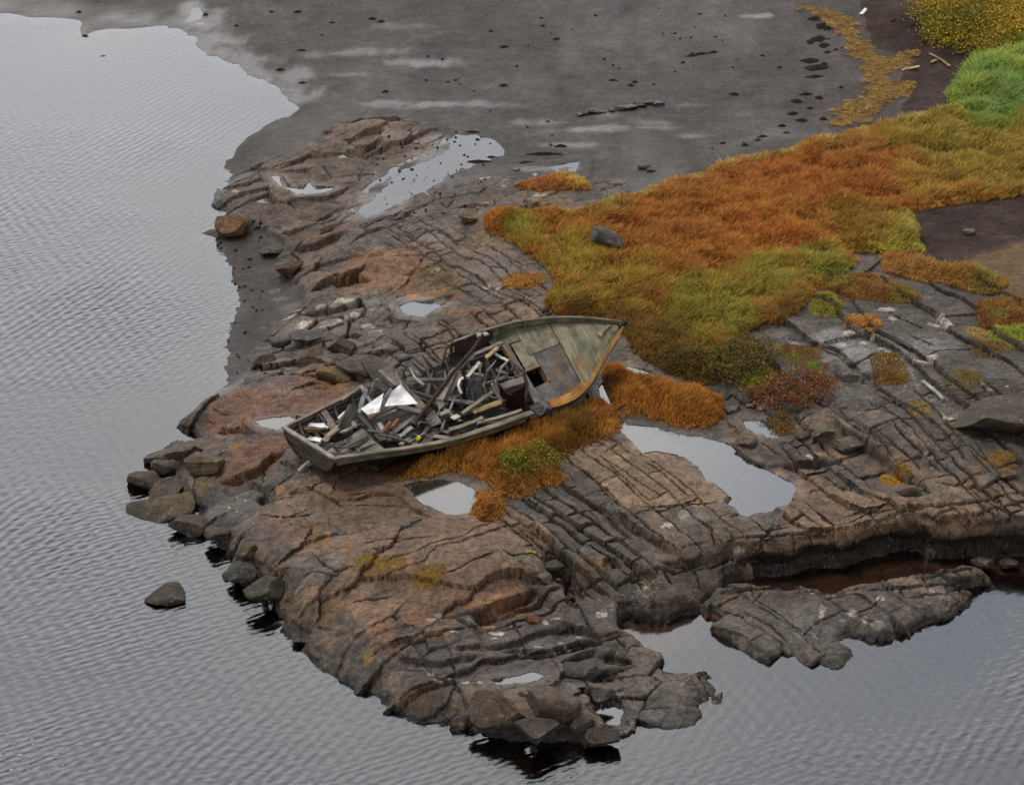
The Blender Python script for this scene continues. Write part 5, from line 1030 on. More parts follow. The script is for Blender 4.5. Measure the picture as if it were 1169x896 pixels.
railcap(.575, .995, 1, .06, alb(126, 118, 104), label='thin pale rail of the raised port bow')
railcap(.80, .99, -1, .13, alb(150, 112, 62), m='deck', inn=.02, label='orange stained rail on the starboard bow')
railcap(.675, .815, -1, .26, alb(150, 108, 52), m='deck', inn=.10, dz=.05, label='wide rusty orange covering board on the starboard bow')
w = WB()
for t0, t1 in ((.01, .59),): w.sheet([[sec(t, -1, .84, .05) for t in np.linspace(t0, t1, 30)], [sec(t, -1, .90, .055) for t in np.linspace(t0, t1, 30)]], .05, alb(110, 100, 78))
w.build('rub_rail', M['wood'], boat)
w = WB(); w.sheet([[sec(t, -1, .80, .05) for t in np.linspace(.67, .97, 20)], [sec(t, -1, .86, .055) for t in np.linspace(.67, .97, 20)]], .05, alb(96, 98, 100)); w.build('rub_rail', M['wood'], boat)
# inside: bottom boards and ribs
w = WB()
for k in range(9):
    y = -.8 + .2 * k; t1 = .62 - .03 * abs(k - 4) / 4
    w.sheet([[bw(t, (y - .09) * hb(t) / 1.2, .52 + .012 * rw_.normal()) for t in np.linspace(.02, t1, 10)], [bw(t, (y + .09) * hb(t) / 1.2, .52 + .012 * rw_.normal()) for t in np.linspace(.02, t1, 10)]], .03, np.array(DKW) * (.35 + .35 * rw_.random()))
w.build('bottom_boards', M['wood'], boat)
for side in (1, -1):
    for t in np.arange(.05, .95, .062):
        top = 1.0
        if side == 1 and .32 < t < .56: top = rw_.uniform(.55, .98)
        if t > .88: top = .9
        w = WB(); tint = np.array(SILV) * rw_.uniform(.55, 1.0); n = 9
        ws = np.linspace(.12, top, n); w.sheet([[sec(t - .004, side, q, -.035) for q in ws], [sec(t + .004, side, q, -.035) for q in ws]], .05, tint); w.build('rib', M['wood'], boat)
# the foredeck: three rows of sheets with seams across the boat, one torn out
tdk = lambda c: .675 + .055 * (c + 1) / 2      # its ragged aft edge, stbd -1 .. port 1
def dk(a, c, lift=0.0):
    t = tdk(c) + a * (.985 - tdk(c)); drop = .30 - .20 * a
    f = (t - .6) / .4
    return bw(t, c * (hb(t) - .05), hs_(t) - drop + .07 * (1 - c * c) + lift)
fd = bpy.data.objects.new('foredeck', None); COL.objects.link(fd); fd.parent = boat
def deckpanel(a0, a1, c0, c1, tint, lift=0.0, tw=0.0, label=None, m='deck', skew=0.0):
    w = WB(); na, ncx = 8, 9
    rows = [[dk(a0 + (a1 - a0) * i / na + skew * (c0 + (c1 - c0) * j / ncx), c0 + (c1 - c0) * j / ncx, lift + tw * (i / na - .5) + .008 * perlin(i * .7, j * .7, 3)) for j in range(ncx + 1)] for i in range(na + 1)]
    w.sheet(rows, .03, tint, (0, 0, 1)); o = w.build('deck_panel', M[m], fd)
    if label: tag(o, label)
deckpanel(.47, .985, -.97, .985, alb(128, 126, 104), label='greenish weathered sheet in the bow')
deckpanel(.20, .462, -.97, .30, alb(98, 94, 92), -.012, label='purplish grey sheet behind the bow sheet')
deckpanel(.16, .462, .31, .99, alb(122, 120, 100), .002, label='greenish sheet along the port bulwark')
deckpanel(.045, .195, .02, .70, alb(126, 126, 108), -.02, label='greenish ribbed sheet at the aft edge of the deck')
deckpanel(-.16, .155, .71, .995, alb(104, 106, 84), .01, label='narrow mossy side deck along the port bow')
deckpanel(.01, .205, -.96, -.36, alb(104, 108, 112), -.05, .05, label='blue grey loose sheet on the starboard side of the deck')
for a in (.0, .2, .465, .72):
    w = WB(); pts = [dk(a, c, -.10) for c in np.linspace(-.93, .93, 9)]
    up_ = bw(.8, 0, 1) - bw(.8, 0, 0)
    for p, q in zip(pts[:-1], pts[1:]): w.plank(p, q, .07, .13, up_, tint=alb(96, 86, 74), n=1, jag=0)
    w.build('deck_beam', M['wood'], boat)
up_ = bw(.7, 0, 1) - bw(.7, 0, 0)
w = WB(); w.plank(dk(-.012, -.98, .0), dk(-.03, .70, .03), .22, .05, bw(.7, -.3, 1) - bw(.7, 0, 0), tint=alb(112, 108, 104), n=10); tag(w.build('coaming', M['wood'], boat), 'long grey board along the broken edge of the foredeck')
w = WB(); w.plank(dk(-.045, -.30, .05), dk(-.05, .75, .07), .07, .05, up_, tint=alb(124, 92, 66), n=8); tag(w.build('coaming', M['wood'], boat), 'brown edged batten on the aft edge of the foredeck')
w = WB(); w.plank(dk(.20, -.02, .02), dk(.20, -.38, .02), .05, .05, up_, tint=alb(128, 102, 80), n=3); w.plank(dk(.02, .0, .02), dk(.19, .0, .02), .05, .05, up_, tint=alb(134, 112, 92), n=3); w.build('hatch_frame', M['wood'], boat)
w = WB(); w.plank(dk(.80, -.05, .06), dk(.92, .50, .05), .07, .08, up_, tint=alb(128, 124, 104), n=3); w.plank(dk(.79, -.12, .06), dk(.805, -.04, .06), .12, .10, up_, tint=alb(196, 166, 116), n=1); tag(w.build('cleat', M['deck'], boat), 'wooden bow cleat with a pale sawn end')
# the high end of the port bulwark stops in an upright butt
w = WB(); w.sheet([[sec(.572, 1, q, -.01) for q in np.linspace(.45, 1.0, 6)], [sec(.572, 1, q, .06) for q in np.linspace(.45, 1.0, 6)]], .06, alb(70, 62, 54)); w.build('bulwark_post', M['wood'], boat)
w = WB(); w.sheet([[sec(t, 1, .70, -.05) for t in np.linspace(.575, .70, 8)], [sec(t, 1, .98, -.05) for t in np.linspace(.575, .70, 8)]], .03, alb(58, 52, 46)); w.build('bulwark_lining', M['wood'], boat)

# ------------------------------------------------------------------ loose wreckage lying in and around the boat
def U(u, v, z): return np.array(unproj(u, v, z))
def loose(name, label, cat, parts, m='wood', group=None):
    """parts: ('plank', (u,v,z), (u,v,z), width, thickness, tint [, up]) in photo pixels and metres above the water"""
    w = WB(); c0 = None
    for p in parts:
        if p[0] == 'plank':
            a, b_ = U(*p[1]), U(*p[2]); w.plank(a, b_, p[3], p[4], p[6] if len(p) > 6 else (0, -.35, 1), tint=p[5], n=7, bend=rw_.uniform(-.03, .03))
            c0 = (a + b_) / 2 if c0 is None else c0
        elif p[0] == 'tube':
            pts = [U(*q) for q in p[1]]; w.tube(pts, p[2], p[3]); c0 = pts[0] if c0 is None else c0
        elif p[0] == 'quad':
            A, B, C_, D = [U(*q) for q in p[1]]; n = 6
            w.sheet([[(A + (B - A) * j / n) * (1 - i / n) + (D + (C_ - D) * j / n) * i / n + np.array([0, 0, (.003 if m == 'paint' else .012) * rw_.normal()]) for j in range(n + 1)] for i in range(n + 1)], p[2], p[3], (0, 0, 1)); c0 = (A + C_) / 2 if c0 is None else c0
    o = w.build(name, M[m], None, origin=c0); o.location = c0; tag(o, label, cat, group); return o
g_, d_, l_, b2, y_ = alb(118, 114, 108), alb(76, 72, 68), alb(150, 146, 138), alb(112, 94, 76), alb(158, 138, 100)
wht = np.array([.86, .87, .87])
loose('board_panel', 'broad grey board panel of three planks near the stern', 'boards', [('quad', [(372,516,1.32),(414,489,1.42),(421,497,1.40),(376,521,1.30)], .03, g_), ('quad', [(377,521,1.30),(422,498,1.40),(430,506,1.38),(385,525,1.27)], .03, alb(126,122,112)), ('quad', [(390,524,1.25),(431,507,1.37),(436,514,1.33),(404,522,1.2)], .03, alb(132,128,118))])
loose('plank', 'wide grey plank with a white painted edge standing beside the foam block', 'plank', [('plank', (391,490,1.45), (404,464,1.95), .30, .04, g_, (.6,-.6,.3)), ('plank', (386,478,1.7), (403,463,1.95), .05, .045, wht, (.6,-.6,.3))])
loose('plank', 'blue grey plank leaning against the left end of the white sheet', 'plank', [('plank', (408,474,1.55), (418,445,2.0), .12, .04, alb(132,136,144))])
loose('plank', 'short grey plank sticking up highest behind the white sheets', 'plank', [('plank', (424,452,1.75), (430,433,2.15), .16, .04, alb(128,124,118), (.8,-.5,.2))])
loose('plank', 'slanting grey plank above the larger white sheet', 'plank', [('plank', (433,423,2.05), (452,440,1.85), .09, .05, alb(126,124,122))])
loose('timber', 'long dark brown timber running down past the white sheets', 'timber', [('plank', (441,421,1.7), (484,468,1.55), .22, .08, alb(94,82,70))])
loose('white_sheet', 'smaller white board sheet on the heap, left of the upright plank', 'white sheet', [('quad', [(412,467,1.95),(438,449,2.1),(433,470,1.9),(420,474,1.88)], .03, wht)], 'paint')
loose('white_sheet', 'larger white board sheet lying on top of the wreckage', 'white sheet', [('quad', [(439,464,1.98),(448,446,2.2),(457,439,2.25),(477,461,1.95)], .03, wht)], 'paint')
loose('plank', 'blue grey plank standing between the two white sheets', 'plank', [('plank', (433,467,1.75), (447,445,2.05), .13, .03, alb(134,138,146), (.5,-.7,.4))])
loose('timber', 'dark heavy timber crossing below the smaller white sheet', 'timber', [('plank', (406,471,1.72), (436,504,1.42), .10, .10, d_)])
loose('timber', 'dark timber lying just right of the other dark crossing timber', 'timber', [('plank', (417,470,1.65), (440,503,1.40), .09, .09, alb(84,80,76))])
loose('plank', 'brown edged grey plank below the white sheets', 'plank', [('plank', (420,477,1.62), (454,461,1.80), .14, .05, alb(104,90,76))])
loose('plank', 'bent grey plank reaching right from under the larger white sheet', 'plank', [('plank', (452,463,1.72), (482,470,1.6), .14, .04, g_)])
loose('plank', 'pale broken lath below the brown edged plank', 'plank', [('plank', (428,478,1.55), (452,468,1.62), .07, .03, l_)])
loose('plank', 'tan ended plank lying beside the foam block', 'plank', [('plank', (388,487,1.45), (369,504,1.38), .15, .06, alb(130,116,96))])
loose('foam_block', 'white foam block with a brown underside in the stern', 'foam block', [('quad', [(352,488,1.40),(354,484,1.44),(376,485,1.44),(375,490,1.40)], .10, wht), ('quad', [(350,493,1.30),(352,490,1.33),(374,492,1.33),(373,496,1.30)], .03, alb(150,118,84))], 'paint')
loose('white_board', 'small white strip of board below the foam block', 'board', [('plank', (353,500,1.30), (369,503,1.30), .12, .03, wht)], 'paint')
loose('white_board', 'chips of white board near the stern cap', 'board', [('plank', (360,507,1.28), (384,508,1.28), .09, .03, l_), ('plank', (364,512,1.26), (376,512,1.26), .05, .03, wht)], 'paint')
loose('plank', 'thin dark lath standing right of the foam block', 'plank', [('plank', (361,470,1.62), (374,486,1.46), .05, .04, d_)])
loose('plank', 'grey brown plank under the port rail by the foam block', 'plank', [('plank', (369,470,1.6), (382,488,1.45), .16, .04, alb(104,98,92)), ('plank', (377,481,1.52), (380,489,1.44), .14, .04, alb(140,128,110))])
loose('plank', 'grey plank lying along the inside of the port rail', 'plank', [('plank', (372,467,1.58), (406,450,1.62), .13, .03, alb(128,124,118))])
loose('plank', 'splintered rail piece on the port quarter', 'plank', [('plank', (390,457,1.72), (413,441,1.78), .07, .05, alb(134,126,116))])
loose('plank', 'dark triangular board end in the middle of the wreck', 'plank', [('quad', [(440,501,1.4),(450,491,1.6),(463,505,1.35),(455,504,1.34)], .04, alb(100,94,88))])
loose('stick', 'grey stick lying near the starboard rail amidships', 'stick', [('tube', [(465,506,1.32),(485,494,1.42)], .025, l_)])
loose('stick', 'long pale stick poking out under the transom', 'stick', [('plank', (341,537,.85), (361,521,1.2), .07, .05, alb(164,156,142))])
loose('yellow_scrap', 'tiny yellow plastic scrap by the starboard rail', 'scrap', [('quad', [(475,503,1.40),(477,497,1.46),(481,499,1.44),(479,502,1.40)], .04, alb(190,180,20))], 'paint')
loose('iron_pole', 'long rusty iron pole slanting across the middle of the wreck', 'pole', [('tube', [(472,486,1.62),(476,480,1.68),(497,452,1.95),(518,424,2.22),(540,399,2.42),(546,390,2.5),(551,382,2.56)], [.085,.058,.055,.05,.045,.045,.05], alb(56,36,28)), ('plank', (545,383,2.58), (556,381,2.55), .10, .06, alb(160,156,150))], 'rust')
loose('frame_timber', 'curved grey timber bundle leaning along the rusty pole', 'timber', [('plank', (502,458,1.85), (517,424,2.2), .16, .06, alb(124,120,116)), ('plank', (516,425,2.2), (541,404,2.32), .12, .05, alb(130,126,120)), ('plank', (540,405,2.32), (573,391,2.30), .09, .06, alb(118,112,106))])
loose('plank', 'grey plank leaning just right of the rusty pole', 'plank', [('plank', (506,457,1.75), (524,428,2.1), .18, .05, alb(120,112,102))])
loose('post', 'black upright post under the curved timber', 'post', [('plank', (529,424,2.1), (530,466,1.25), .13, .10, alb(26,24,24), (1,0,0))])
loose('board_panel', 'upright grey sheet behind the black post', 'boards', [('quad', [(533,432,1.9),(549,429,1.95),(550,462,1.3),(534,464,1.25)], .03, alb(98,98,98))])
loose('post', 'thin grey post with a pale top beside the upright sheet', 'post', [('plank', (547,414,2.2), (549,450,1.5), .07, .06, alb(140,132,120), (1,0,0))])
loose('stick', 'pale splintered stick leaning under the curved timber', 'stick', [('plank', (534,430,2.05), (548,413,2.3), .09, .05, alb(190,182,166))])
loose('stick', 'yellowish stick below the foredeck corner', 'stick', [('plank', (554,409,2.2), (568,397,2.35), .10, .05, alb(182,162,120))])
loose('stick', 'white stick reaching toward the foredeck edge', 'stick', [('plank', (565,404,2.2), (580,412,2.05), .07, .04, alb(186,184,178))])
loose('bent_pipe', 'white bent pipe hanging on the black post', 'pipe', [('tube', [(529,431,2.12),(525,434,2.08),(523,440,2.0),(525,446,1.92),(527,449,1.88)], .035, wht)], 'paint')
ctr = (583, 430, 1.85)
loose('deck_framing', 'grey radiating broken framing under the foredeck', 'framing', [('plank', (583 + 4 * math.cos(a), 428 + 4 * math.sin(a), 1.85), (583 + rr * math.cos(a), 428 + rr * .8 * math.sin(a), 1.85 + .3 * math.sin(-a)), .09, .05, np.array(alb(104,102,98)) * q) for a, rr, q in [(0.2,16,.9),(1.0,15,.8),(1.9,16,1.0),(2.7,18,1.1),(3.5,18,1.0),(4.3,17,1.1),(5.0,18,1.0),(5.7,17,.9)]])
loose('engine_box', 'dark red box with a grey board on top in the middle of the wreck', 'box', [('quad', [(574,445,1.55),(595,437,1.60),(596,456,1.15),(576,460,1.10)], .5, alb(42,22,19)), ('plank', (573,442,1.85), (597,434,1.90), .20, .05, alb(112,106,98))])
loose('post', 'whitish grey splintered post left of the dark red box', 'post', [('plank', (562,438,1.85), (573,459,1.35), .10, .07, alb(158,154,146), (1,0,0))])
loose('plank', 'straight grey plank left of the whitish post', 'plank', [('plank', (528,472,1.45), (563,447,1.72), .09, .05, alb(126,120,110))])
loose('plank', 'yellow worn plank between the grey planks amidships', 'plank', [('plank', (540,470,1.42), (573,459,1.52), .14, .05, y_)])
loose('plank', 'long grey plank along the starboard edge below the dark red box', 'plank', [('plank', (545,483,1.38), (596,468,1.42), .08, .05, alb(136,128,112))])
loose('plank', 'grey plank end along the starboard edge, left of the long one', 'plank', [('plank', (513,491,1.36), (551,477,1.44), .10, .05, alb(124,118,108))])
loose('white_board', 'pair of white chips near the lower end of the rusty pole', 'board', [('plank', (503,473,1.55), (512,469,1.6), .10, .04, l_ * 1.3), ('plank', (516,478,1.5), (524,474,1.52), .12, .04, alb(196,190,170))], 'paint')
loose('hatch_lid', 'grey square hatch lid fallen below the foredeck edge', 'hatch lid', [('quad', [(604,465,1.35),(614,458,1.45),(625,468,1.25),(617,476,1.1)], .05, alb(104,104,104))])
loose('plank', 'grey fallen plank resting against the white sheets on the left', 'plank', [('plank', (425,462,1.9), (412,440,1.9), .08, .04, alb(120,118,118))])
loose('white_sheet', 'small white scrap beside the dark triangular board', 'white sheet', [('quad', [(429,484,1.55),(435,482,1.58),(439,489,1.5),(433,494,1.45)], .03, wht * .95)], 'paint')
loose('plank', 'rusty brown splinter pair beside the small white scrap', 'plank', [('plank', (436,494,1.5), (445,482,1.66), .07, .05, alb(140,92,56)), ('plank', (444,490,1.5), (455,478,1.66), .07, .05, alb(150,110,78))])
loose('plank', 'grey plank crossing to the right of the rusty splinters', 'plank', [('plank', (446,496,1.45), (474,475,1.62), .10, .04, g_)])
loose('plank', 'light plank lying parallel below the crossing grey plank', 'plank', [('plank', (452,501,1.38), (478,482,1.52), .10, .04, l_)])
loose('board_panel', 'pale stained board right of the rusty pole foot', 'boards', [('quad', [(486,478,1.55),(495,468,1.65),(504,482,1.45),(492,488,1.38)], .03, alb(128,120,112))])
for k, (pts, r0, c_) in enumerate([([(556,456,1.4),(552,440,1.75),(556,424,2.05),(566,412,2.15)], .035, g_), ([(569,452,1.45),(566,436,1.8),(572,420,2.1),(582,410,2.2)], .035, l_), ([(541,460,1.4),(538,444,1.7),(543,428,2.0)], .03, d_), ([(600,455,1.35),(602,440,1.65),(598,425,1.95),(588,414,2.1)], .035, d_), ([(517,452,1.7),(509,438,1.85),(508,424,1.95)], .03, g_), ([(484,440,1.75),(474,432,1.8),(468,420,1.85)], .035, l_), ([(462,446,1.8),(455,434,1.9),(452,424,1.95)], .03, g_)]):
    loose('loose_rib', 'curved broken rib standing up in the wreckage amidships', 'rib', [('tube', pts, [r0 * 1.2] * (len(pts) - 1) + [r0 * .4], c_)], group='broken ribs standing in the wreck')
# ragged plank ends along the gap in the port side
for k in range(9):
    t = .335 + .028 * k; w = WB(); p = sec(t, 1, .62 + .06 * rr0.random(), .02); q = sec(t + rr0.uniform(-.05, .05), 1, rr0.uniform(.75, 1.02), rr0.uniform(.0, .12))
    w.plank(p, q, rr0.uniform(.08, .18), .03, bw(t, 1, .2) - bw(t, 0, 0), tint=np.array(g_) * rr0.uniform(.4, .9), n=4, taper=.3, jag=.12); w.build('broken_strake', M['wood'], boat)
# small splinters filling the heap
rr_ = np.random.default_rng(31)
for k in range(75):
    t = rr_.uniform(.05, .66); yy = rr_.uniform(-.85, .75) * (hb(t) - .1)
    if .2 < t < .42 and yy > -.1: yy = -.2 - .8 * rr_.random()
    zz = rr_.uniform(.54, .70) + .18 * rr_.random() * (1 - abs(t - .35) * 1.5)
    c = BO + bw(t, yy, zz); a = rr_.uniform(0, 3.14); l = rr_.uniform(.12, .7); tl = rr_.normal() * .25
    d = np.array([math.cos(a), math.sin(a), tl]) * l
    w = WB(); tint = np.array([g_, d_, l_, b2, alb(90, 88, 86), alb(136, 132, 126)][k % 6]) * rr_.uniform(.3, 1.1)
    w.plank(c - d, c + d, rr_.uniform(.05, .17), .035, (rr_.normal() * .3, rr_.normal() * .3 - .2, 1), tint=tint, n=4, taper=(.25 if k % 3 == 0 else .9), jag=.12)
    o = w.build('plank', M['wood'], None, origin=c); o.location = c
    tag(o, 'short broken board lost in the grey heap of wreckage inside the hull', 'plank', 'short boards heaped in the hull')
for k, (u0, v0, u1, v1, wd_, c, lb) in enumerate([(983,18,989,13,.14,wht,'white weathered board lying on the dark shore at the top'), (1030,82,1049,79,.12,alb(170,146,96),'pale driftwood stick on the straw line'), (1061,63,1084,78,.07,alb(150,126,84),'thin driftwood pole on the peat beside the green grass'), (1063,73,1069,71,.1,alb(150,126,84),'short stump of driftwood next to the thin pole'), (988,312,1006,298,.07,alb(70,60,52),'dark thin stick lying across the pale rock at the meadow rim'), (1053,437,1077,459,.09,alb(150,148,142),'grey driftwood pole lying on the dome above the dark slab'), (690,478,712,466,.04,alb(60,54,50),'dark twig across the pool at the bow'), (846,19,850,17,.08,alb(180,170,150),None), (498,312,501,303,.05,wht * .8,None), (744,519,762,515,.05,alb(60,54,50),None)]):
    if not lb: continue
    w = WB(); a, b_ = at(u0, v0, .05), at(u1, v1, .08); w.plank(a, b_, wd_, .05, tint=c, n=5, bend=.02); o = w.build('driftwood', M['wood'], None, origin=np.array(a)); o.location = a; tag(o, lb, 'driftwood')
EXPO = 0.0
# ------------------------------------------------------------------ water
def water_mat(name, ripple, dens, deep, ior=1.86, rough=.10):
    m = bpy.data.materials.new(name); m.use_nodes = True; nt = m.node_tree; L = nt.links
    nt.nodes.remove(nt.nodes['Principled BSDF']); out = nt.nodes['Material Output']
    fr = node(nt, 'ShaderNodeFresnel'); fr.inputs['IOR'].default_value = ior
    gl = node(nt, 'ShaderNodeBsdfGlossy'); gl.inputs['Roughness'].default_value = rough; gl.inputs['Color'].default_value = (.90, .95, 1, 1)
    tr = node(nt, 'ShaderNodeBsdfTransparent'); tr.inputs['Color'].default_value = (*deep, 1)
    mx = node(nt, 'ShaderNodeMixShader'); L.new(fr.outputs[0], mx.inputs[0]); L.new(tr.outputs[0], mx.inputs[1]); L.new(gl.outputs[0], mx.inputs[2])
    L.new(mx.outputs[0], out.inputs['Surface'])
    if dens:
        va = node(nt, 'ShaderNodeVolumeAbsorption'); va.inputs['Color'].default_value = (.72, .40, .16, 1); va.inputs['Density'].default_value = dens
        L.new(va.outputs[0], out.inputs['Volume'])
    if ripple:
        tc = node(nt, 'ShaderNodeTexCoord')
        def wave(a, b, sc, dist, dsc):
            d = pxdir(a, b); ang = math.atan2(d[1], d[0])
            mp = node(nt, 'ShaderNodeMapping'); mp.inputs['Rotation'].default_value = (0, 0, -ang); mp.vector_type = 'POINT'
            L.new(tc.outputs['Object'], mp.inputs['Vector'])
            w = node(nt, 'ShaderNodeTexWave', wave_type='BANDS', bands_direction='Y', wave_profile='SIN')
            w.inputs['Scale'].default_value = sc; w.inputs['Distortion'].default_value = dist; w.inputs['Detail'].default_value = 2.5; w.inputs['Detail Scale'].default_value = dsc; w.inputs['Detail Roughness'].default_value = .55
            L.new(mp.outputs[0], w.inputs['Vector']); return w.outputs['Fac'], mp
        w1, mp1 = wave((60, 420), (160, 365), 1.15, 4.2, 1.0)
        w2, mp2 = wave((60, 330), (140, 440), .9, 4.6, .8)
        w3, _ = wave((600, 880), (700, 850), 1.7, 5.5, 1.2)
        def amp(fac, seed, lo, hi, base, top):
            n = node(nt, 'ShaderNodeTexNoise'); n.inputs['Scale'].default_value = .16; n.inputs['Detail'].default_value = 2
            mp = node(nt, 'ShaderNodeMapping'); mp.inputs['Location'].default_value = (seed, seed * 2, 0); L.new(tc.outputs['Object'], mp.inputs['Vector']); L.new(mp.outputs[0], n.inputs['Vector'])
            r = node(nt, 'ShaderNodeMapRange'); r.inputs[1].default_value = lo; r.inputs[2].default_value = hi; r.inputs[3].default_value = base; r.inputs[4].default_value = top
            L.new(n.outputs[0], r.inputs[0]); mu = node(nt, 'ShaderNodeMath', operation='MULTIPLY'); L.new(fac, mu.inputs[0]); L.new(r.outputs[0], mu.inputs[1]); return mu.outputs[0]
        a1 = amp(w1, 3., .38, .62,  .25, 1.0); a2 = amp(w2, 11., .38, .62, .25, 1.1); a3 = amp(w3, 23., .42, .6, .15, .7)
        nz = node(nt, 'ShaderNodeTexNoise'); nz.inputs['Scale'].default_value = 3.2; nz.inputs['Detail'].default_value = 4
        mpn = node(nt, 'ShaderNodeMapping'); mpn.inputs['Scale'].default_value = (1, 1.5, 1); mpn.inputs['Rotation'].default_value = (0, 0, -.4); L.new(tc.outputs['Object'], mpn.inputs['Vector']); L.new(mpn.outputs[0], nz.inputs['Vector'])
        s1 = node(nt, 'ShaderNodeMath', operation='ADD'); L.new(a1, s1.inputs[0]); L.new(a2, s1.inputs[1])
        s2 = node(nt, 'ShaderNodeMath', operation='ADD'); L.new(s1.outputs[0], s2.inputs[0]); L.new(a3, s2.inputs[1])
        s3 = node(nt, 'ShaderNodeMath', operation='MULTIPLY_ADD'); s3.inputs[1].default_value = 2.3; L.new(nz.outputs[0], s3.inputs[0]); L.new(s2.outputs[0], s3.inputs[2])
        gn = node(nt, 'ShaderNodeTexNoise'); gn.inputs['Scale'].default_value = .085; gn.inputs['Detail'].default_value = 3
        gm_ = node(nt, 'ShaderNodeMapping'); gm_.inputs['Scale'].default_value = (.7, 1.6, 1); gm_.inputs['Rotation'].default_value = (0, 0, .5); L.new(tc.outputs['Object'], gm_.inputs['Vector']); L.new(gm_.outputs[0], gn.inputs['Vector'])
        gr_ = node(nt, 'ShaderNodeMapRange'); gr_.inputs[1].default_value = .36; gr_.inputs[2].default_value = .62; gr_.inputs[3].default_value = .35; gr_.inputs[4].default_value = 1.35; L.new(gn.outputs[0], gr_.inputs[0])
        gx_m = node(nt, 'ShaderNodeMath', operation='MULTIPLY'); L.new(s3.outputs[0], gx_m.inputs[0]); L.new(gr_.outputs[0], gx_m.inputs[1]); s3 = gx_m
        # calmer close to the far mud and behind the skerry: a vertex attribute carries how open the water is
        at_ = node(nt, 'ShaderNodeAttribute', attribute_name='open')
        mo = node(nt, 'ShaderNodeMath', operation='MULTIPLY'); L.new(s3.outputs[0], mo.inputs[0]); L.new(at_.outputs['Fac'], mo.inputs[1])
        bp = node(nt, 'ShaderNodeBump'); bp.inputs['Distance'].default_value = ripple; bp.inputs['Strength'].default_value = 1
        L.new(mo.outputs[0], bp.inputs['Height']); L.new(bp.outputs[0], gl.inputs['Normal']); L.new(bp.outputs[0], fr.inputs['Normal'])
    return m
WIOR = 1.7; PIOR = 2.1
M['water'] = water_mat('water', .018, 2.0, (.72, .80, .86))
M['pool'] = water_mat('pool_water', 0, 0, (.75, .78, .80), PIOR)
M['film'] = water_mat('water_film', 0, 0, (.75, .75, .74), 1.75, .2)
wx = np.concatenate([[-500, -120, -40], np.arange(-18, 18.01, .5), [40, 120, 500]]); wy = np.concatenate([[-60, 10], np.arange(30, 90.01, .5), [140, 300, 800]])
wX, wY = np.meshgrid(wx, wy)
opn = np.clip(-samp(SD, wX, wY), 0, None)
calm = sdf_pts(np.array([unproj(u, v, 0)[:2] for u, v in [(690,690),(1060,640),(1400,640),(1300,700),(1100,690),(960,775),(880,762),(835,770),(820,800),(720,750)]]), wX, wY)
op = (.25 + .75 * sstep(opn, .2, 4)) * (1 - .75 * sstep(calm, -.5, .8)) * (1 - .45 * sstep(wY, 62, 76))
op = op * np.where(wX > 2, .75, 1)
nx, ny = len(wx), len(wy)
wv = np.stack([wX, wY, np.zeros_like(wX)], 2).reshape(-1, 3); wb = wv.copy(); wb[:, 2] = -7
J, I = np.meshgrid(np.arange(ny - 1), np.arange(nx - 1), indexing='ij')
q = np.stack([J * nx + I, J * nx + I + 1, (J + 1) * nx + I + 1, (J + 1) * nx + I], 2).reshape(-1, 4)
nV = nx * ny
per = [(j * nx) for j in range(ny - 1, -1, -1)]
ring = [i for i in range(nx)] + [j * nx + nx - 1 for j in range(1, ny)] + [(ny - 1) * nx + i for i in range(nx - 2, -1, -1)] + [j * nx for j in range(ny - 2, 0, -1)]
corn = [0, nx - 1, nx * ny - 1, (ny - 1) * nx]
allv = np.concatenate([wv, wb[ring]]); rb = {r: nV + k for k, r in enumerate(ring)}
fl = list(q.ravel()); cn = [4] * len(q)
for a, b_ in zip(ring, ring[1:] + ring[:1]): fl += [b_, a, rb[a], rb[b_]]; cn.append(4)
fl += [rb[r] for r in ring[::-1]]; cn.append(len(ring))
wo = mesh_np('water', allv, fl, cn, M['water'], smooth=False)
a = wo.data.attributes.new('open', 'FLOAT', 'POINT'); a.data.foreach_set('value', np.concatenate([op.ravel(), np.zeros(len(ring))]).astype(np.float32))
tag(wo, 'grey rippled sea water around the rocky point', 'water', kind='structure')
PL = dict(large='long grey rain pool between the orange grass and the cracked slabs', small='small pale pool below the grass strip beside the wreck', bow='narrow pool of water at the bow of the wreck', left='shallow pan of water on pink rock at the stern',
 bush='little pool among stones under the reddish bush', front='small pale pool between the front boulders and the slab', shelf='thin puddle above the big front boulders', wide='broad ragged film of water over the far mud and rock', streakgrass='narrow wet strip behind the straw tuft', lagoon='little lagoon at the very top left of the mud', ledgepan='shallow puddles in hollows of the far left ledge', slabpan='shallow pan of water above the wreck beside brick like slabs')
for k, p in {**POOLS, **FILMS}.items():
    w = upl(p); c = w.mean(0)
    d = w - c; w = c + d * (1 + .22 / np.maximum(np.linalg.norm(d, axis=1, keepdims=True), .3))
    v = np.concatenate([w, np.full((len(w), 1), POOLZ[k])], 1)
    if sum(w[i][0] * w[(i + 1) % len(w)][1] - w[(i + 1) % len(w)][0] * w[i][1] for i in range(len(w))) < 0: v = v[::-1]
    o = mesh_np('pool_water', v, np.arange(len(v)), [len(v)], M['film' if k in FILMS else 'pool'], smooth=False)
    tag(o, PL[k], 'pool', kind='structure')

GLOW = 4.5
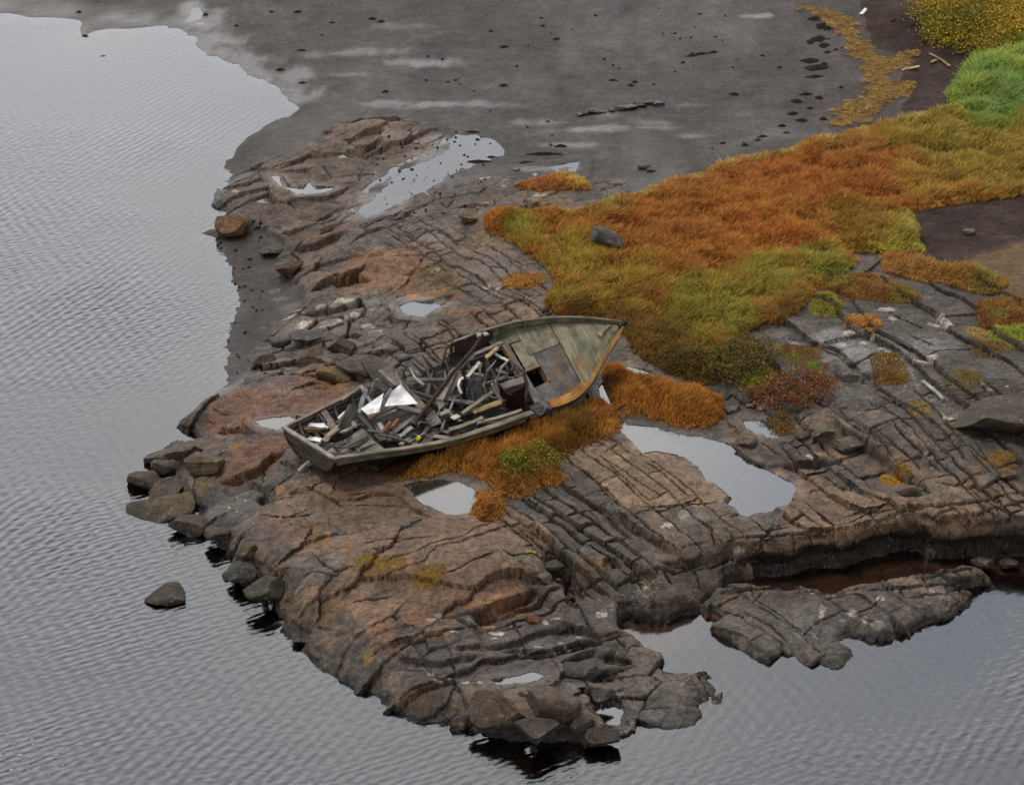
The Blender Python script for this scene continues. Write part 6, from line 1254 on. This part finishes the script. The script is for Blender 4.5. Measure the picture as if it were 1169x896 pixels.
# ------------------------------------------------------------------ daylight: overcast
wd = bpy.data.worlds.new('World'); S.world = wd; wd.use_nodes = True; nt = wd.node_tree; L = nt.links
bg = nt.nodes['Background']
SUN_EL, SUN_AZ = R(68), R(-60)       # from beyond the point, a little to the left
sky = node(nt, 'ShaderNodeTexSky', sky_type='NISHITA', sun_disc=False); sky.sun_elevation = SUN_EL; sky.sun_rotation = SUN_AZ; sky.air_density = 1.2; sky.dust_density = 3.5; sky.ozone_density = 1
hs = node(nt, 'ShaderNodeHueSaturation'); hs.inputs['Saturation'].default_value = .28; L.new(sky.outputs[0], hs.inputs['Color'])
tc = node(nt, 'ShaderNodeTexCoord'); mp = node(nt, 'ShaderNodeMapping'); mp.inputs['Scale'].default_value = (1, 1, 2.6); L.new(tc.outputs['Generated'], mp.inputs['Vector'])
cl = node(nt, 'ShaderNodeTexNoise'); cl.inputs['Scale'].default_value = 4.2; cl.inputs['Detail'].default_value = 6; cl.inputs['Roughness'].default_value = .55; L.new(mp.outputs[0], cl.inputs['Vector'])
cr_ = node(nt, 'ShaderNodeMapRange'); cr_.inputs[1].default_value = .35; cr_.inputs[2].default_value = .68; L.new(cl.outputs[0], cr_.inputs[0])
ccol = node(nt, 'ShaderNodeMix', data_type='RGBA'); ccol.inputs[6].default_value = (2.35, 2.65, 3.1, 1); ccol.inputs[7].default_value = (6.6, 5.8, 5.1, 1); L.new(cr_.outputs[0], ccol.inputs[0])
cm = node(nt, 'ShaderNodeMix', data_type='RGBA'); cm.inputs[0].default_value = .72; L.new(hs.outputs[0], cm.inputs[6]); L.new(ccol.outputs[2], cm.inputs[7])
# added broad glow in the unseen sky beyond the point, to brighten the water
GL = (math.sin(R(-6)) * math.cos(R(17)), math.cos(R(-6)) * math.cos(R(17)), math.sin(R(17)))
nm = node(nt, 'ShaderNodeVectorMath', operation='NORMALIZE'); L.new(tc.outputs['Generated'], nm.inputs[0])
dt = node(nt, 'ShaderNodeVectorMath', operation='DOT_PRODUCT'); dt.inputs[1].default_value = GL; L.new(nm.outputs[0], dt.inputs[0])
gr = node(nt, 'ShaderNodeMapRange', interpolation_type='SMOOTHSTEP'); gr.inputs[1].default_value = .46; gr.inputs[2].default_value = 1.0; gr.inputs[3].default_value = 1.0; gr.inputs[4].default_value = GLOW; L.new(dt.outputs['Value'], gr.inputs[0])
gm = node(nt, 'ShaderNodeVectorMath', operation='SCALE'); L.new(cm.outputs[2], gm.inputs[0]); L.new(gr.outputs[0], gm.inputs['Scale'])
L.new(gm.outputs[0], bg.inputs['Color']); bg.inputs['Strength'].default_value = .105
sl = bpy.data.lights.new('sun', 'SUN'); sl.energy = 1.5; sl.angle = R(20); sl.color = (1, .96, .9)
so = bpy.data.objects.new('sun', sl); COL.objects.link(so)
sd_ = Vector((math.sin(SUN_AZ) * math.cos(SUN_EL), math.cos(SUN_AZ) * math.cos(SUN_EL), math.sin(SUN_EL)))
so.rotation_euler = sd_.to_track_quat('Z', 'Y').to_euler(); so.location = (0, 50, 60)
S.view_settings.view_transform = 'Standard'; S.view_settings.look = 'None'; S.view_settings.gamma = 1; S.view_settings.exposure = EXPO
S.view_settings.use_curve_mapping = False
S.render.engine = 'CYCLES'; S.cycles.sample_clamp_direct = 2.0; S.cycles.sample_clamp_indirect = 4.0; S.cycles.max_bounces = 8; S.cycles.transparent_max_bounces = 12; S.cycles.use_denoising = True
